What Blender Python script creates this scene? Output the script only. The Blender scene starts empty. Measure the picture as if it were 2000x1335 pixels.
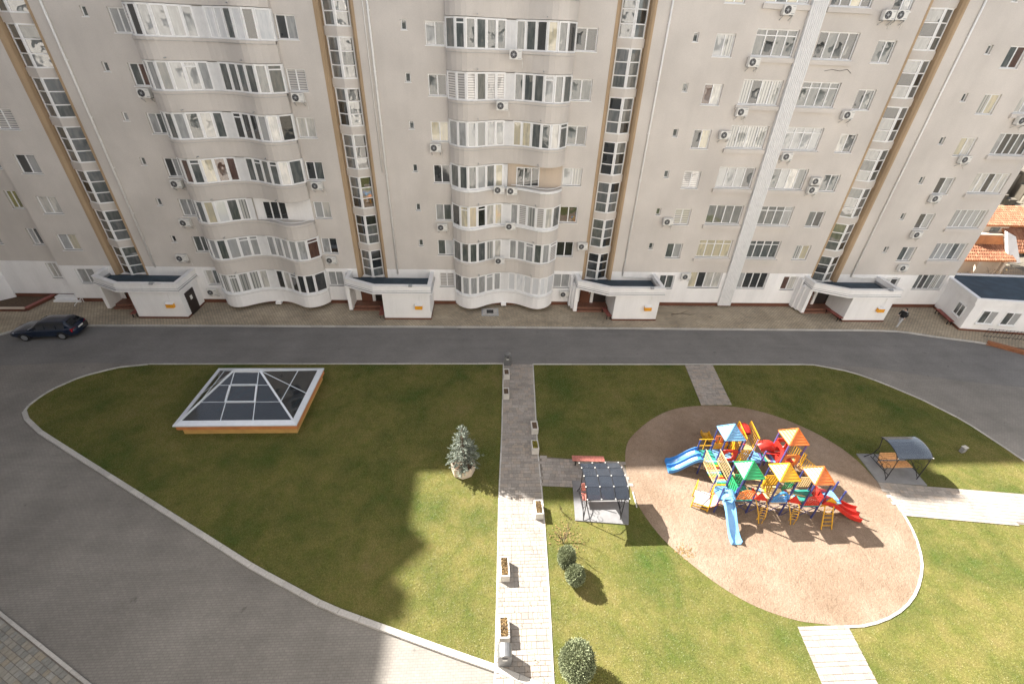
import bpy, math, random
import numpy as np
from mathutils import Vector, Matrix
rnd = random.Random(7)
sc = bpy.context.scene
col = sc.collection

# ------------------------------------------------------------------ camera
CAM_H = 20.5
F_PX, PITCH, YAW, ROLL = 892.0, 0.5878, 0.0709, 0.0415
fw = np.array([math.sin(YAW)*math.cos(PITCH), math.cos(YAW)*math.cos(PITCH), -math.sin(PITCH)])
r0 = np.array([math.cos(YAW), -math.sin(YAW), 0.0]); u0 = np.cross(r0, fw)
rr = r0*math.cos(ROLL)+u0*math.sin(ROLL); uu = -r0*math.sin(ROLL)+u0*math.cos(ROLL)
cd = bpy.data.cameras.new('camera'); cam = bpy.data.objects.new('camera', cd); col.objects.link(cam)
cd.lens = F_PX/2000*36; cd.sensor_width = 36; cd.clip_end = 3000; cd.clip_start = 0.05
M = Matrix(((rr[0], uu[0], -fw[0], 0), (rr[1], uu[1], -fw[1], 0), (rr[2], uu[2], -fw[2], CAM_H), (0, 0, 0, 1)))
cam.matrix_world = M
sc.camera = cam

# ------------------------------------------------------------------ sky, sun, exposure
SUN_TO = Vector((-0.95, 0.60, 1.0)).normalized()          # direction towards the sun
EL = math.asin(SUN_TO.z)
w = bpy.data.worlds.new('World'); sc.world = w; w.use_nodes = True
nt = w.node_tree
sky = nt.nodes.new('ShaderNodeTexSky'); sky.sky_type = 'NISHITA'; sky.sun_disc = False
sky.sun_elevation = EL; sky.sun_rotation = math.atan2(SUN_TO.x, SUN_TO.y)
sky.air_density = 1.0; sky.dust_density = 2.5; sky.ozone_density = 0.6
nt.nodes['Background'].inputs[1].default_value = 0.056
hs = nt.nodes.new('ShaderNodeHueSaturation'); hs.inputs['Saturation'].default_value = 0.55
nt.links.new(sky.outputs[0], hs.inputs['Color']); nt.links.new(hs.outputs[0], nt.nodes['Background'].inputs[0])
sl = bpy.data.lights.new('sun', 'SUN'); so = bpy.data.objects.new('sun', sl); col.objects.link(so)
sl.energy = 5.0; sl.angle = math.radians(0.6); sl.color = (1.0, 0.94, 0.86)
so.rotation_euler = SUN_TO.to_track_quat('Z', 'Y').to_euler(); so.location = (-40, 30, 60)
sc.view_settings.view_transform = 'Standard'; sc.view_settings.look = 'None'
sc.view_settings.exposure = 1.95; sc.view_settings.gamma = 1.0

def ray(x, y): return fw + rr*(x-1000)/F_PX + uu*(667.5-y)/F_PX
def onZ(x, y, z=0.0):
    d = ray(x, y); t = (z-CAM_H)/d[2]; return (d[0]*t, d[1]*t, z)
def onY(x, y, Y):
    d = ray(x, y); t = Y/d[1]; return (d[0]*t, Y, CAM_H+d[2]*t)

# ------------------------------------------------------------------ materials
MATS = {}
def nodemat(name):
    m = bpy.data.materials.new(name); m.use_nodes = True; MATS[name] = m
    return m, m.node_tree, m.node_tree.nodes, m.node_tree.links, m.node_tree.nodes['Principled BSDF']
def N(nodes, t, **kw):
    n = nodes.new(t)
    for k, v in kw.items(): setattr(n, k, v)
    return n
def mapped_noise(nt, scale=1.0, sx=1, sy=1, sz=1, detail=4, rough=.55):
    ns, lk = nt.nodes, nt.links
    g = N(ns, 'ShaderNodeNewGeometry'); mp = N(ns, 'ShaderNodeMapping'); mp.inputs['Scale'].default_value = (sx, sy, sz)
    lk.new(g.outputs['Position'], mp.inputs[0])
    n = N(ns, 'ShaderNodeTexNoise'); n.inputs['Scale'].default_value = scale; n.inputs['Detail'].default_value = detail
    n.inputs['Roughness'].default_value = rough
    lk.new(mp.outputs[0], n.inputs['Vector']); return n
def ramp(nt, src, stops):
    r = N(nt.nodes, 'ShaderNodeValToRGB'); e = r.color_ramp.elements
    while len(e) < len(stops): e.new(.5)
    for i, (p, c) in enumerate(stops):
        e[i].position = p; e[i].color = (c[0], c[1], c[2], 1) if hasattr(c, '__len__') else (c, c, c, 1)
    nt.links.new(src, r.inputs[0]); return r
def mixc(nt, a, b, fac, mode='MIX'):
    m = N(nt.nodes, 'ShaderNodeMix', data_type='RGBA', blend_type=mode)
    for i, v in ((0, fac), (6, a), (7, b)):
        if hasattr(v, 'default_value') or hasattr(v, 'links'): nt.links.new(v, m.inputs[i])
        else: m.inputs[i].default_value = v if i == 0 else (v[0], v[1], v[2], 1)
    return m.outputs[2]
def bump(nt, p, h, strength=.3, dist=.01):
    b = N(nt.nodes, 'ShaderNodeBump'); b.inputs['Strength'].default_value = strength; b.inputs['Distance'].default_value = dist
    nt.links.new(h, b.inputs['Height']); nt.links.new(b.outputs[0], p.inputs['Normal'])
def simple(name, c, rough=.6, metal=0.0, spec=.5, var=.12, vscale=3.0, coat=0.0):
    m, nt, ns, lk, p = nodemat(name)
    n = mapped_noise(nt, vscale)
    lo = [max(0, x*(1-var)) for x in c]; hi = [min(1, x*(1+var)) for x in c]
    r = ramp(nt, n.outputs[0], [(.3, lo), (.7, hi)])
    lk.new(r.outputs[0], p.inputs['Base Color'])
    p.inputs['Roughness'].default_value = rough; p.inputs['Metallic'].default_value = metal
    p.inputs['Specular IOR Level'].default_value = spec
    if coat: p.inputs['Coat Weight'].default_value = coat; p.inputs['Coat Roughness'].default_value = .05
    return m
def plaster(name, c, streak=.10, grime=.10):
    m, nt, ns, lk, p = nodemat(name)
    big = mapped_noise(nt, .25, detail=3); st = mapped_noise(nt, 1.0, 1.1, 1.1, .16, detail=6, rough=.62)
    fine = mapped_noise(nt, 18, detail=3)
    a = ramp(nt, big.outputs[0], [(.3, [x*(1-grime) for x in c]), (.7, [min(1, x*(1+grime*.5)) for x in c])])
    b = ramp(nt, st.outputs[0], [(.28, 1-streak*.9), (.55, 1.0)])
    c1 = mixc(nt, a.outputs[0], b.outputs[0], 1.0, 'MULTIPLY')
    f = ramp(nt, fine.outputs[0], [(.3, .93), (.7, 1.0)])
    lk.new(mixc(nt, c1, f.outputs[0], 1.0, 'MULTIPLY'), p.inputs['Base Color'])
    p.inputs['Roughness'].default_value = .9; p.inputs['Specular IOR Level'].default_value = .2
    bump(nt, p, fine.outputs[0], .25, .01); return m
def glassy(name, c, c2=None, stripes=None, vert=False, wob=.32, ior=2.1):
    """window glass with whatever hangs right behind it (curtain, blind, dark room)"""
    m, nt, ns, lk, p = nodemat(name)
    g = N(ns, 'ShaderNodeNewGeometry'); oi = N(ns, 'ShaderNodeObjectInfo')
    c2 = c2 or c
    rv = ramp(nt, oi.outputs['Random'], [(0.0, [x*.8 for x in c]), (1.0, [min(1, x*1.12) for x in c])])
    colr = rv.outputs[0]
    sep = N(ns, 'ShaderNodeSeparateXYZ'); lk.new(g.outputs['Position'], sep.inputs[0])
    if stripes:
        mm = N(ns, 'ShaderNodeMath', operation='MULTIPLY'); mm.inputs[1].default_value = stripes
        src = sep.outputs['X'] if vert else sep.outputs['Z']
        lk.new(src, mm.inputs[0])
        s = N(ns, 'ShaderNodeMath', operation='SINE'); lk.new(mm.outputs[0], s.inputs[0])
        rs = ramp(nt, s.outputs[0], [(.35, 0.0), (.65, 1.0)])
        colr = mixc(nt, colr, c2, rs.outputs[0])
    else:
        n = mapped_noise(nt, 1.0, 5, 5, 1.2, detail=3)
        rs = ramp(nt, n.outputs[0], [(.42, 0.0), (.62, 1.0)])
        colr = mixc(nt, colr, c2, rs.outputs[0])
    lk.new(colr, p.inputs['Base Color'])
    p.inputs['Roughness'].default_value = .6; p.inputs['Specular IOR Level'].default_value = 0.1
    p.inputs['Coat Weight'].default_value = 1.0; p.inputs['Coat Roughness'].default_value = .015; p.inputs['Coat IOR'].default_value = ior
    wn = mapped_noise(nt, 1.3, detail=1)
    b = N(ns, 'ShaderNodeBump'); b.inputs['Strength'].default_value = wob; b.inputs['Distance'].default_value = .02
    lk.new(wn.outputs[0], b.inputs['Height']); lk.new(b.outputs[0], p.inputs['Coat Normal'])
    return m
def bricks(name, c1, c2, mortar, sx, sy, rot=0.0, noise=.25, msize=.03, bmp=.3, big=.35):
    m, nt, ns, lk, p = nodemat(name)
    g = N(ns, 'ShaderNodeNewGeometry'); mp = N(ns, 'ShaderNodeMapping'); mp.inputs['Rotation'].default_value = (0, 0, rot)
    lk.new(g.outputs['Position'], mp.inputs[0])
    b = N(ns, 'ShaderNodeTexBrick'); lk.new(mp.outputs[0], b.inputs[0])
    b.inputs['Color1'].default_value = (*c1, 1); b.inputs['Color2'].default_value = (*c2, 1); b.inputs['Mortar'].default_value = (*mortar, 1)
    b.inputs['Scale'].default_value = 1.0; b.inputs['Brick Width'].default_value = sx; b.inputs['Row Height'].default_value = sy
    b.inputs['Mortar Size'].default_value = msize; b.inputs['Mortar Smooth'].default_value = .3
    n = mapped_noise(nt, big, detail=6, rough=.6); r = ramp(nt, n.outputs[0], [(.3, 1-noise), (.7, 1.0)])
    n2 = mapped_noise(nt, 9, detail=3); r2 = ramp(nt, n2.outputs[0], [(.3, .86), (.7, 1.0)])
    x = mixc(nt, b.outputs[0], r.outputs[0], 1.0, 'MULTIPLY')
    n4 = mapped_noise(nt, 1.0, .12, 1.4, 1, detail=4); r4 = ramp(nt, n4.outputs[0], [(.35, .94), (.6, 1.02)]); x = mixc(nt, x, r4.outputs[0], 1.0, 'MULTIPLY')
    n5 = mapped_noise(nt, 1.7, detail=2); r5 = ramp(nt, n5.outputs[0], [(.24, .72), (.30, 1.0)]); x = mixc(nt, x, r5.outputs[0], 1.0, 'MULTIPLY')
    lk.new(mixc(nt, x, r2.outputs[0], 1.0, 'MULTIPLY'), p.inputs['Base Color'])
    p.inputs['Roughness'].default_value = .85; p.inputs['Specular IOR Level'].default_value = .3
    bump(nt, p, n2.outputs[0], bmp, .01); return m
def pieces(name, c, var=.25, tint=None):
    """stone or paver pieces: every piece its own tone"""
    m, nt, ns, lk, p = nodemat(name)
    oi = N(ns, 'ShaderNodeObjectInfo'); g = N(ns, 'ShaderNodeNewGeometry')
    ad = N(ns, 'ShaderNodeMath', operation='ADD'); lk.new(oi.outputs['Random'], ad.inputs[0]); lk.new(g.outputs['Random Per Island'], ad.inputs[1])
    fr = N(ns, 'ShaderNodeMath', operation='FRACT'); lk.new(ad.outputs[0], fr.inputs[0])
    t = tint or c
    r = ramp(nt, fr.outputs[0], [(0.0, [x*(1-var) for x in c]), (.5, c), (.75, t), (1.0, [min(1, x*(1+var*.5)) for x in c])])
    n = mapped_noise(nt, 14, detail=4); r2 = ramp(nt, n.outputs[0], [(.3, .82), (.7, 1.05)])
    n3 = mapped_noise(nt, .5, detail=5); r3 = ramp(nt, n3.outputs[0], [(.3, .82), (.65, 1.0)])
    x = mixc(nt, r.outputs[0], r2.outputs[0], 1.0, 'MULTIPLY')
    lk.new(mixc(nt, x, r3.outputs[0], 1.0, 'MULTIPLY'), p.inputs['Base Color'])
    p.inputs['Roughness'].default_value = .88; p.inputs['Specular IOR Level'].default_value = .25
    bump(nt, p, n.outputs[0], .4, .008); return m

plaster('grey_plaster', (.650, .608, .566), .055, .12); plaster('white_plaster', (.92, .91, .905), .10, .08)
plaster('ochre_plaster', (.46, .335, .215), .12, .14); plaster('cream_plaster', (.83, .805, .765), .05, .05)
plaster('beige_plaster', (.62, .52, .42)); plaster('brown_plinth', (.17, .075, .05), .2, .2)
simple('pvc', (.82, .82, .82), .35, var=.04); simple('siding', (.74, .74, .74), .5, var=.05)
simple('bin_metal', (.20, .205, .21), .4, .5, var=.15, vscale=9); simple('grey_metal', (.36, .37, .38), .45, .3); simple('dark_iron', (.025, .025, .028), .5, .4)
simple('ac_white', (.72, .71, .68), .45, var=.08, vscale=6); simple('ac_dark', (.05, .05, .055), .5)
simple('pipe_white', (.82, .81, .79), .45, var=.06)
simple('membrane', (.035, .055, .075), .75, var=.25, vscale=1.2); simple('door_dark', (.03, .022, .02), .4)
simple('step_tile', (.20, .095, .065), .5, var=.2, vscale=5); simple('bench_red', (.28, .085, .07), .6, var=.25, vscale=8)
simple('yellow_box', (.80, .36, .02), .4); simple('concrete', (.46, .44, .41), .9, var=.18, vscale=4)
simple('slab', (.19, .19, .195), .85, var=.16, vscale=2.2)
simple('soil', (.10, .065, .04), .95, var=.4, vscale=12); simple('planter_stone', (.50, .48, .45), .85, var=.1, vscale=6)
simple('skylight_metal', (.62, .66, .72), .35, .1, var=.05); simple('terracotta', (.52, .20, .07), .7, var=.15, vscale=2)
simple('ochre_wall', (.52, .31, .10), .8, var=.12, vscale=2); simple('wood', (.55, .29, .12), .6, var=.25, vscale=9)
simple('wood_red', (.42, .15, .12), .6, var=.3, vscale=9); simple('bark', (.09, .065, .045), .95, var=.3, vscale=10)
for nm, c in dict(p_blue=(0.043, 0.187, 0.446), p_lblue=(0.144, 0.324, 0.562), p_green=(0.014, 0.259, 0.094), p_yellow=(0.576, 0.302, 0.014), p_orange=(0.562, 0.144, 0.029), p_red=(0.446, 0.022, 0.014), p_navy=(0.036, 0.043, 0.158), p_purple=(0.115, 0.086, 0.259), p_cream=(0.562, 0.432, 0.216), p_teal=(0.029, 0.216, 0.173), p_white=(0.562, 0.547, 0.518)).items():
    simple(nm, c, .38, var=.10, vscale=4, spec=.5)
glassy('glass_stair', (.11, .125, .13), (.17, .18, .18), ior=2.6, wob=.6); glassy('glass_dark', (.014, .017, .02), (.03, .035, .035)); glassy('glass_mid', (.07, .085, .085), (.13, .14, .135))
glassy('glass_curtain', (.62, .60, .55), (.42, .42, .40)); glassy('glass_blind', (.34, .35, .35), (.40, .41, .41))
glassy('glass_brown', (.13, .07, .05), (.08, .04, .03)); glassy('glass_cream', (.62, .56, .40), (.45, .42, .33))
glassy('glass_slats', (.62, .60, .58), (.20, .20, .20), stripes=42); glassy('glass_orange', (.50, .27, .12), (.42, .22, .10))
glassy('glass_white', (.74, .75, .76), (.66, .68, .70)); glassy('glass_vertical', (.50, .50, .47), (.16, .17, .17), stripes=30, vert=True)
glassy('glass_terracotta', (.52, .25, .17), (.45, .22, .15)); glassy('glass_olive', (.32, .30, .09), (.14, .14, .05))
def roofglass(name, c, alpha, ior=1.9):
    m, nt, ns, lk, p = nodemat(name)
    n = mapped_noise(nt, 2); r = ramp(nt, n.outputs[0], [(.3, [x*.8 for x in c]), (.7, c)]); lk.new(r.outputs[0], p.inputs['Base Color'])
    p.inputs['Roughness'].default_value = .05; p.inputs['IOR'].default_value = ior; p.inputs['Alpha'].default_value = alpha
roofglass('poly_roof', (.035, .042, .055), .88, 1.5); roofglass('sky_glass', (.02, .028, .035), .72); roofglass('car_glass', (.008, .01, .013), 1.0, 1.6); roofglass('poly_shiny', (.05, .06, .07), .92, 3.2)
bricks('road_pavers', (.292, .272, .246), (.262, .245, .222), (.222, .207, .188), .20, .10, noise=.30, msize=.012)
bricks('road_asphalt', (.235, .225, .215), (.215, .207, .198), (.19, .182, .174), .24, .12, noise=.25, msize=.01)
bricks('walk_pavers', (.62, .51, .36), (.48, .405, .30), (.22, .19, .155), .26, .16, rot=.12, noise=.35, msize=.02, big=.5)
pieces('path_paver', (.345, .315, .285), .20, (.37, .315, .265)); pieces('corner_paver', (.29, .285, .26), .22, (.31, .275, .215))
pieces('kerb_stone', (.52, .50, .47), .14); pieces('brick_red', (.34, .15, .08), .3)
simple('joint', (.16, .14, .12), .95, var=.2, vscale=8); simple('earth', (.16, .14, .11), .95, var=.3, vscale=.4)
def sandmat():
    m, nt, ns, lk, p = nodemat('sand')
    a = mapped_noise(nt, .35, detail=6, rough=.65); b = mapped_noise(nt, 22, detail=4, rough=.7); c = mapped_noise(nt, 3, detail=5)
    ra = ramp(nt, a.outputs[0], [(.3, (.235, .168, .118)), (.5, (.285, .210, .154)), (.72, (.35, .272, .21))])
    rb = ramp(nt, b.outputs[0], [(.28, .58), (.6, 1.0)]); rc = ramp(nt, c.outputs[0], [(.3, .9), (.6, 1.0)])
    x = mixc(nt, ra.outputs[0], rb.outputs[0], 1.0, 'MULTIPLY'); lk.new(mixc(nt, x, rc.outputs[0], 1.0, 'MULTIPLY'), p.inputs['Base Color'])
    p.inputs['Roughness'].default_value = .95; p.inputs['Specular IOR Level'].default_value = .1
    d = mapped_noise(nt, 6.5, detail=3, rough=.6); sm = N(ns, 'ShaderNodeMath', operation='MULTIPLY_ADD'); sm.inputs[1].default_value = 1.6; lk.new(d.outputs[0], sm.inputs[0]); lk.new(b.outputs[0], sm.inputs[2])
    bump(nt, p, sm.outputs[0], .8, .05)
sandmat()
def grassmat(name, k, bm):
    m, nt, ns, lk, p = nodemat(name)
    a = mapped_noise(nt, .30, detail=6, rough=.6); b = mapped_noise(nt, 13, detail=5, rough=.75); c = mapped_noise(nt, 1.6, detail=4)
    ra = ramp(nt, a.outputs[0], [(.28, (.085*k, .125*k, .028*k)), (.42, (.140*k, .145*k, .042*k)), (.58, (.205*k, .185*k, .060*k)), (.80, (.240*k, .192*k, .085*k))])
    rc = ramp(nt, c.outputs[0], [(.3, (.70, .86, .6)), (.6, (1, 1, 1))])
    rb = ramp(nt, b.outputs[0], [(.28, .62), (.62, 1.12)])
    x = mixc(nt, ra.outputs[0], rc.outputs[0], .8, 'MULTIPLY'); lk.new(mixc(nt, x, rb.outputs[0], 1.0, 'MULTIPLY'), p.inputs['Base Color'])
    p.inputs['Roughness'].default_value = .95; p.inputs['Specular IOR Level'].default_value = .08
    if bm: bump(nt, p, b.outputs[0], .5, .03)
grassmat('lawn_soil', .70, True); grassmat('grass_blades', 1.0, False); MATS['grass_blades'].node_tree.nodes['Principled BSDF'].inputs['Specular IOR Level'].default_value = .30; MATS['grass_blades'].node_tree.nodes['Principled BSDF'].inputs['Roughness'].default_value = .5
def leafmat(name, dark, light):
    m, nt, ns, lk, p = nodemat(name)
    g = N(ns, 'ShaderNodeNewGeometry'); n = mapped_noise(nt, 4, detail=3)
    r = ramp(nt, g.outputs['Random Per Island'], [(0, dark), (.6, light), (1, [min(1, x*1.35) for x in light])])
    r2 = ramp(nt, n.outputs[0], [(.3, .65), (.7, 1.1)])
    lk.new(mixc(nt, r.outputs[0], r2.outputs[0], 1.0, 'MULTIPLY'), p.inputs['Base Color']); p.inputs['Roughness'].default_value = .6
    p.inputs['Specular IOR Level'].default_value = .25
leafmat('leaf_bush', (.08, .10, .05), (.24, .27, .155)); leafmat('leaf_spruce', (.085, .105, .085), (.22, .25, .205))
leafmat('leaf_dry', (.12, .075, .03), (.25, .165, .07)); leafmat('leaf_yellowgreen', (.14, .14, .02), (.30, .26, .05))
simple('skin', (.48, .30, .22), .6); simple('cloth_black', (.012, .012, .014), .9); simple('cloth_grey', (.42, .42, .43), .9); simple('shoe', (.30, .29, .28), .6); simple('hair', (.02, .015, .012), .7)
m, nt_, ns_, lk_, p_ = nodemat('car_paint'); n_ = mapped_noise(nt_, 3); r_ = ramp(nt_, n_.outputs[0], [(.3, (.006, .014, .035)), (.7, (.008, .018, .042))]); lk_.new(r_.outputs[0], p_.inputs['Base Color'])
p_.inputs['Roughness'].default_value = .25; p_.inputs['Coat Weight'].default_value = .5; p_.inputs['Coat Roughness'].default_value = .03
simple('rubber', (.015, .015, .015), .85); simple('alloy', (.50, .51, .53), .3, .8); simple('lamp_red', (.45, .01, .015), .2); simple('lamp_clear', (.65, .67, .7), .12); simple('plate', (.75, .75, .72), .5)
def tilemat():
    m, nt, ns, lk, p = nodemat('roof_tile')
    g = N(ns, 'ShaderNodeNewGeometry'); r = ramp(nt, g.outputs['Random Per Island'], [(0, (.24, .095, .05)), (.6, (.32, .14, .075)), (1, (.38, .19, .11))])
    n = mapped_noise(nt, 6); r2 = ramp(nt, n.outputs[0], [(.3, .8), (.7, 1.0)])
    lk.new(mixc(nt, r.outputs[0], r2.outputs[0], 1.0, 'MULTIPLY'), p.inputs['Base Color']); p.inputs['Roughness'].default_value = .85
tilemat()

# ------------------------------------------------------------------ helpers
class MB:
    def __init__(s): s.v = []; s.f = []
    def quad(s, a, b, c, d):
        n = len(s.v); s.v += [tuple(a), tuple(b), tuple(c), tuple(d)]; s.f.append((n, n+1, n+2, n+3)); return s
    def tri(s, a, b, c):
        n = len(s.v); s.v += [tuple(a), tuple(b), tuple(c)]; s.f.append((n, n+1, n+2)); return s
    def hexa(s, p):
        n = len(s.v); s.v += [tuple(q) for q in p]
        s.f += [(n+3, n+2, n+1, n), (n+4, n+5, n+6, n+7), (n, n+1, n+5, n+4), (n+1, n+2, n+6, n+5), (n+2, n+3, n+7, n+6), (n+3, n, n+4, n+7)]; return s
    def box(s, x0, y0, z0, x1, y1, z1):
        return s.hexa([(x0, y0, z0), (x1, y0, z0), (x1, y1, z0), (x0, y1, z0), (x0, y0, z1), (x1, y0, z1), (x1, y1, z1), (x0, y1, z1)])
    def bar(s, p, q, wd, ht, up=(0, 0, 1)):
        p, q = Vector(p), Vector(q); d = (q-p).normalized(); u = Vector(up)
        if abs(d.dot(u)) > .98: u = Vector((0, 1, 0))
        r = d.cross(u).normalized(); u = r.cross(d)
        a, b = r*wd/2, u*ht/2
        return s.hexa([p-a-b, p+a-b, q+a-b, q-a-b, p-a+b, p+a+b, q+a+b, q-a+b])
    def tube(s, pts, r, n=8, cap=True):
        pts = [Vector(p) for p in pts]; rs = r if hasattr(r, '__len__') else [r]*len(pts)
        base = len(s.v); ref = Vector((0, 0, 1))
        for i, p in enumerate(pts):
            d = (pts[min(i+1, len(pts)-1)]-pts[max(i-1, 0)]).normalized()
            u = ref if abs(d.dot(ref)) < .95 else Vector((1, 0, 0))
            a = d.cross(u).normalized(); b = d.cross(a)
            for k in range(n):
                t = 2*math.pi*k/n; s.v.append(tuple(p+(a*math.cos(t)+b*math.sin(t))*rs[i]))
        for i in range(len(pts)-1):
            for k in range(n):
                o = base+i*n; s.f.append((o+k, o+(k+1) % n, o+n+(k+1) % n, o+n+k))
        if cap:
            s.f.append(tuple(base+k for k in range(n))[::-1]); e = base+(len(pts)-1)*n; s.f.append(tuple(e+k for k in range(n)))
        return s
    def prism(s, poly, z0, z1):
        n = len(s.v); k = len(poly)
        s.v += [(x, y, z0) for x, y in poly]+[(x, y, z1) for x, y in poly]
        s.f.append(tuple(n+i for i in range(k))[::-1]); s.f.append(tuple(n+k+i for i in range(k)))
        for i in range(k): s.f.append((n+i, n+(i+1) % k, n+k+(i+1) % k, n+k+i))
        return s
    def lathe(s, c, prof, n=16):
        base = len(s.v)
        for r, z in prof:
            for k in range(n):
                t = 2*math.pi*k/n; s.v.append((c[0]+r*math.cos(t), c[1]+r*math.sin(t), c[2]+z))
        for i in range(len(prof)-1):
            for k in range(n):
                o = base+i*n; s.f.append((o+k, o+(k+1) % n, o+n+(k+1) % n, o+n+k))
        return s
    def frame(s, p0, p1, z0, z1, bw, dp, mull=(), trans=()):
        """upright rectangular frame between plan points p0,p1; mull fractions along, trans heights"""
        p0, p1 = Vector((p0[0], p0[1], 0)), Vector((p1[0], p1[1], 0)); d = (p1-p0); L = d.length; d.normalize(); n = Vector((d.y, -d.x, 0))
        def ub(a0, a1, b0, b1, e=0):
            A, B = p0+d*a0, p0+d*a1; h = n*(dp/2+e)
            s.hexa([A+h+Vector((0, 0, b0)), B+h+Vector((0, 0, b0)), B-h+Vector((0, 0, b0)), A-h+Vector((0, 0, b0)), A+h+Vector((0, 0, b1)), B+h+Vector((0, 0, b1)), B-h+Vector((0, 0, b1)), A-h+Vector((0, 0, b1))])
        ub(0, bw, z0, z1); ub(L-bw, L, z0, z1); ub(bw, L-bw, z0, z0+bw, -.002); ub(bw, L-bw, z1-bw, z1, -.002)
        for m_ in mull: ub(m_*L-bw*.55, m_*L+bw*.55, z0+bw, z1-bw, -.004)
        for t_ in trans: ub(bw, L-bw, t_-bw*.4, t_+bw*.4, -.006)
        return s
    def pane(s, p0, p1, z0, z1, th=.012):
        p0, p1 = Vector((p0[0], p0[1], 0)), Vector((p1[0], p1[1], 0)); d = (p1-p0).normalized(); h = Vector((d.y, -d.x, 0))*th/2
        zz = Vector((0, 0, z0)); zt = Vector((0, 0, z1))
        return s.hexa([p0+h+zz, p1+h+zz, p1-h+zz, p0-h+zz, p0+h+zt, p1+h+zt, p1-h+zt, p0-h+zt])
    def mesh(s, name, mat, smooth=False, off=(0, 0, 0)):
        me = bpy.data.meshes.new(name)
        vv = s.v if off == (0, 0, 0) else [(a-off[0], b-off[1], c-off[2]) for a, b, c in s.v]
        me.from_pydata(vv, [], s.f); me.materials.append(MATS[mat])
        if smooth: me.polygons.foreach_set('use_smooth', [True]*len(me.polygons))
        return me
WL = {}      # world location of the things and parts (none of the parents that use it is rotated)
def put(name, me, parent=None, loc=(0, 0, 0), rz=0.0, scale=None):
    o = bpy.data.objects.new(name, me); col.objects.link(o); o.location = loc; o.rotation_euler = (0, 0, rz)
    if scale: o.scale = scale
    if parent: o.parent = parent
    return o
def tag(o, label, cat, group=None):
    o['label'] = label; o['category'] = cat
    if group: o['group'] = group
    return o
def thing(name, loc, label, cat, group=None, rz=0.0):
    o = put(name, None, None, loc, rz); WL[o.name] = tuple(loc); o.empty_display_size = .3
    return tag(o, label, cat, group)
def part(name, mb, mat, parent, smooth=False):
    """mesh given in world coordinates under an unrotated parent"""
    b = WL.get(parent.name, (0, 0, 0)); o = put(name, mb.mesh(name, mat, smooth, b), parent); WL[o.name] = b; return o
def lpart(name, mb, mat, parent, smooth=False):
    return put(name, mb.mesh(name, mat, smooth), parent)
def struct(name, mb, mat, smooth=False):
    o = put(name, mb.mesh(name, mat, smooth)); o['kind'] = 'structure'; WL[o.name] = (0, 0, 0); return o
def poly_sheet(poly, z):
    mb = MB(); mb.v = [(x, y, z) for x, y in poly]
    a = sum(poly[i][0]*poly[(i+1) % len(poly)][1]-poly[(i+1) % len(poly)][0]*poly[i][1] for i in range(len(poly)))
    from mathutils.geometry import tessellate_polygon
    t = tessellate_polygon([[Vector((x, y, 0)) for x, y in poly]])
    for q in t:
        A, B, C = [mb.v[i] for i in q]
        if (B[0]-A[0])*(C[1]-A[1])-(B[1]-A[1])*(C[0]-A[0]) < 0: q = q[::-1]
        mb.f.append(tuple(q))
    return mb
def inside(poly, x, y):
    c = False; j = len(poly)-1
    for i in range(len(poly)):
        xi, yi = poly[i]; xj, yj = poly[j]
        if (yi > y) != (yj > y) and x < (xj-xi)*(y-yi)/(yj-yi)+xi: c = not c
        j = i
    return c
def bevel_box_mesh(name, mat, e=.06):
    """unit block 1x1x1 standing on z=0 with worn top edges"""
    mb = MB(); h = .5; a = .5-e
    mb.v = [(-h, -h, 0), (h, -h, 0), (h, h, 0), (-h, h, 0), (-h, -h, .85), (h, -h, .85), (h, h, .85), (-h, h, .85), (-a, -a, 1), (a, -a, 1), (a, a, 1), (-a, a, 1)]
    mb.f = [(3, 2, 1, 0), (8, 9, 10, 11)]
    for i in range(4):
        j = (i+1) % 4; mb.f += [(i, j, 4+j, 4+i), (4+i, 4+j, 8+j, 8+i)]
    return mb.mesh(name, mat)

# ================================================================== GROUND
px = lambda pts: [onZ(*p)[:2] for p in pts]
struct('ground', poly_sheet([(-900, -900), (900, -900), (900, 900), (-900, 900)], -.03), 'earth')
struct('road', poly_sheet([(-60, -3), (62, -3), (62, 34.2), (-60, 34.2)], 0.0), 'road_pavers')
far_line = [(-60, 24), (-40, 29.3), (-37.5, 31.3), (-36.7, 32.2), (-35.6, 32.82), (-31.8, 32.86), (-18.8, 32.88), (2.3, 32.84), (24.5, 32.61), (34.0, 32.56), (36.8, 32.38), (39.36, 31.5), (42.0, 30.8), (44.0, 30.15), (62, 25.5)]
struct('pavement', poly_sheet(far_line+[(62, 60), (-60, 60)], .10), 'walk_pavers')
# smooth dark strip of carriageway along the far kerb
struct('carriageway', poly_sheet([(-60, 22), (-40, 27.0), (-30, 27.9), (-24, 27.75), (26, 27.6), (30, 27.2), (36, 25.5), (60, 21), (60, 25.6), (44, 30.1), (42, 30.75), (39.3, 31.45), (36.7, 32.33), (34, 32.5), (24.5, 32.55), (2.3, 32.78), (-18.8, 32.82), (-35.6, 32.76), (-36.6, 32.15), (-37.4, 31.25), (-40, 29.2), (-60, 23.9)], .004), 'road_asphalt')

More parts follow.
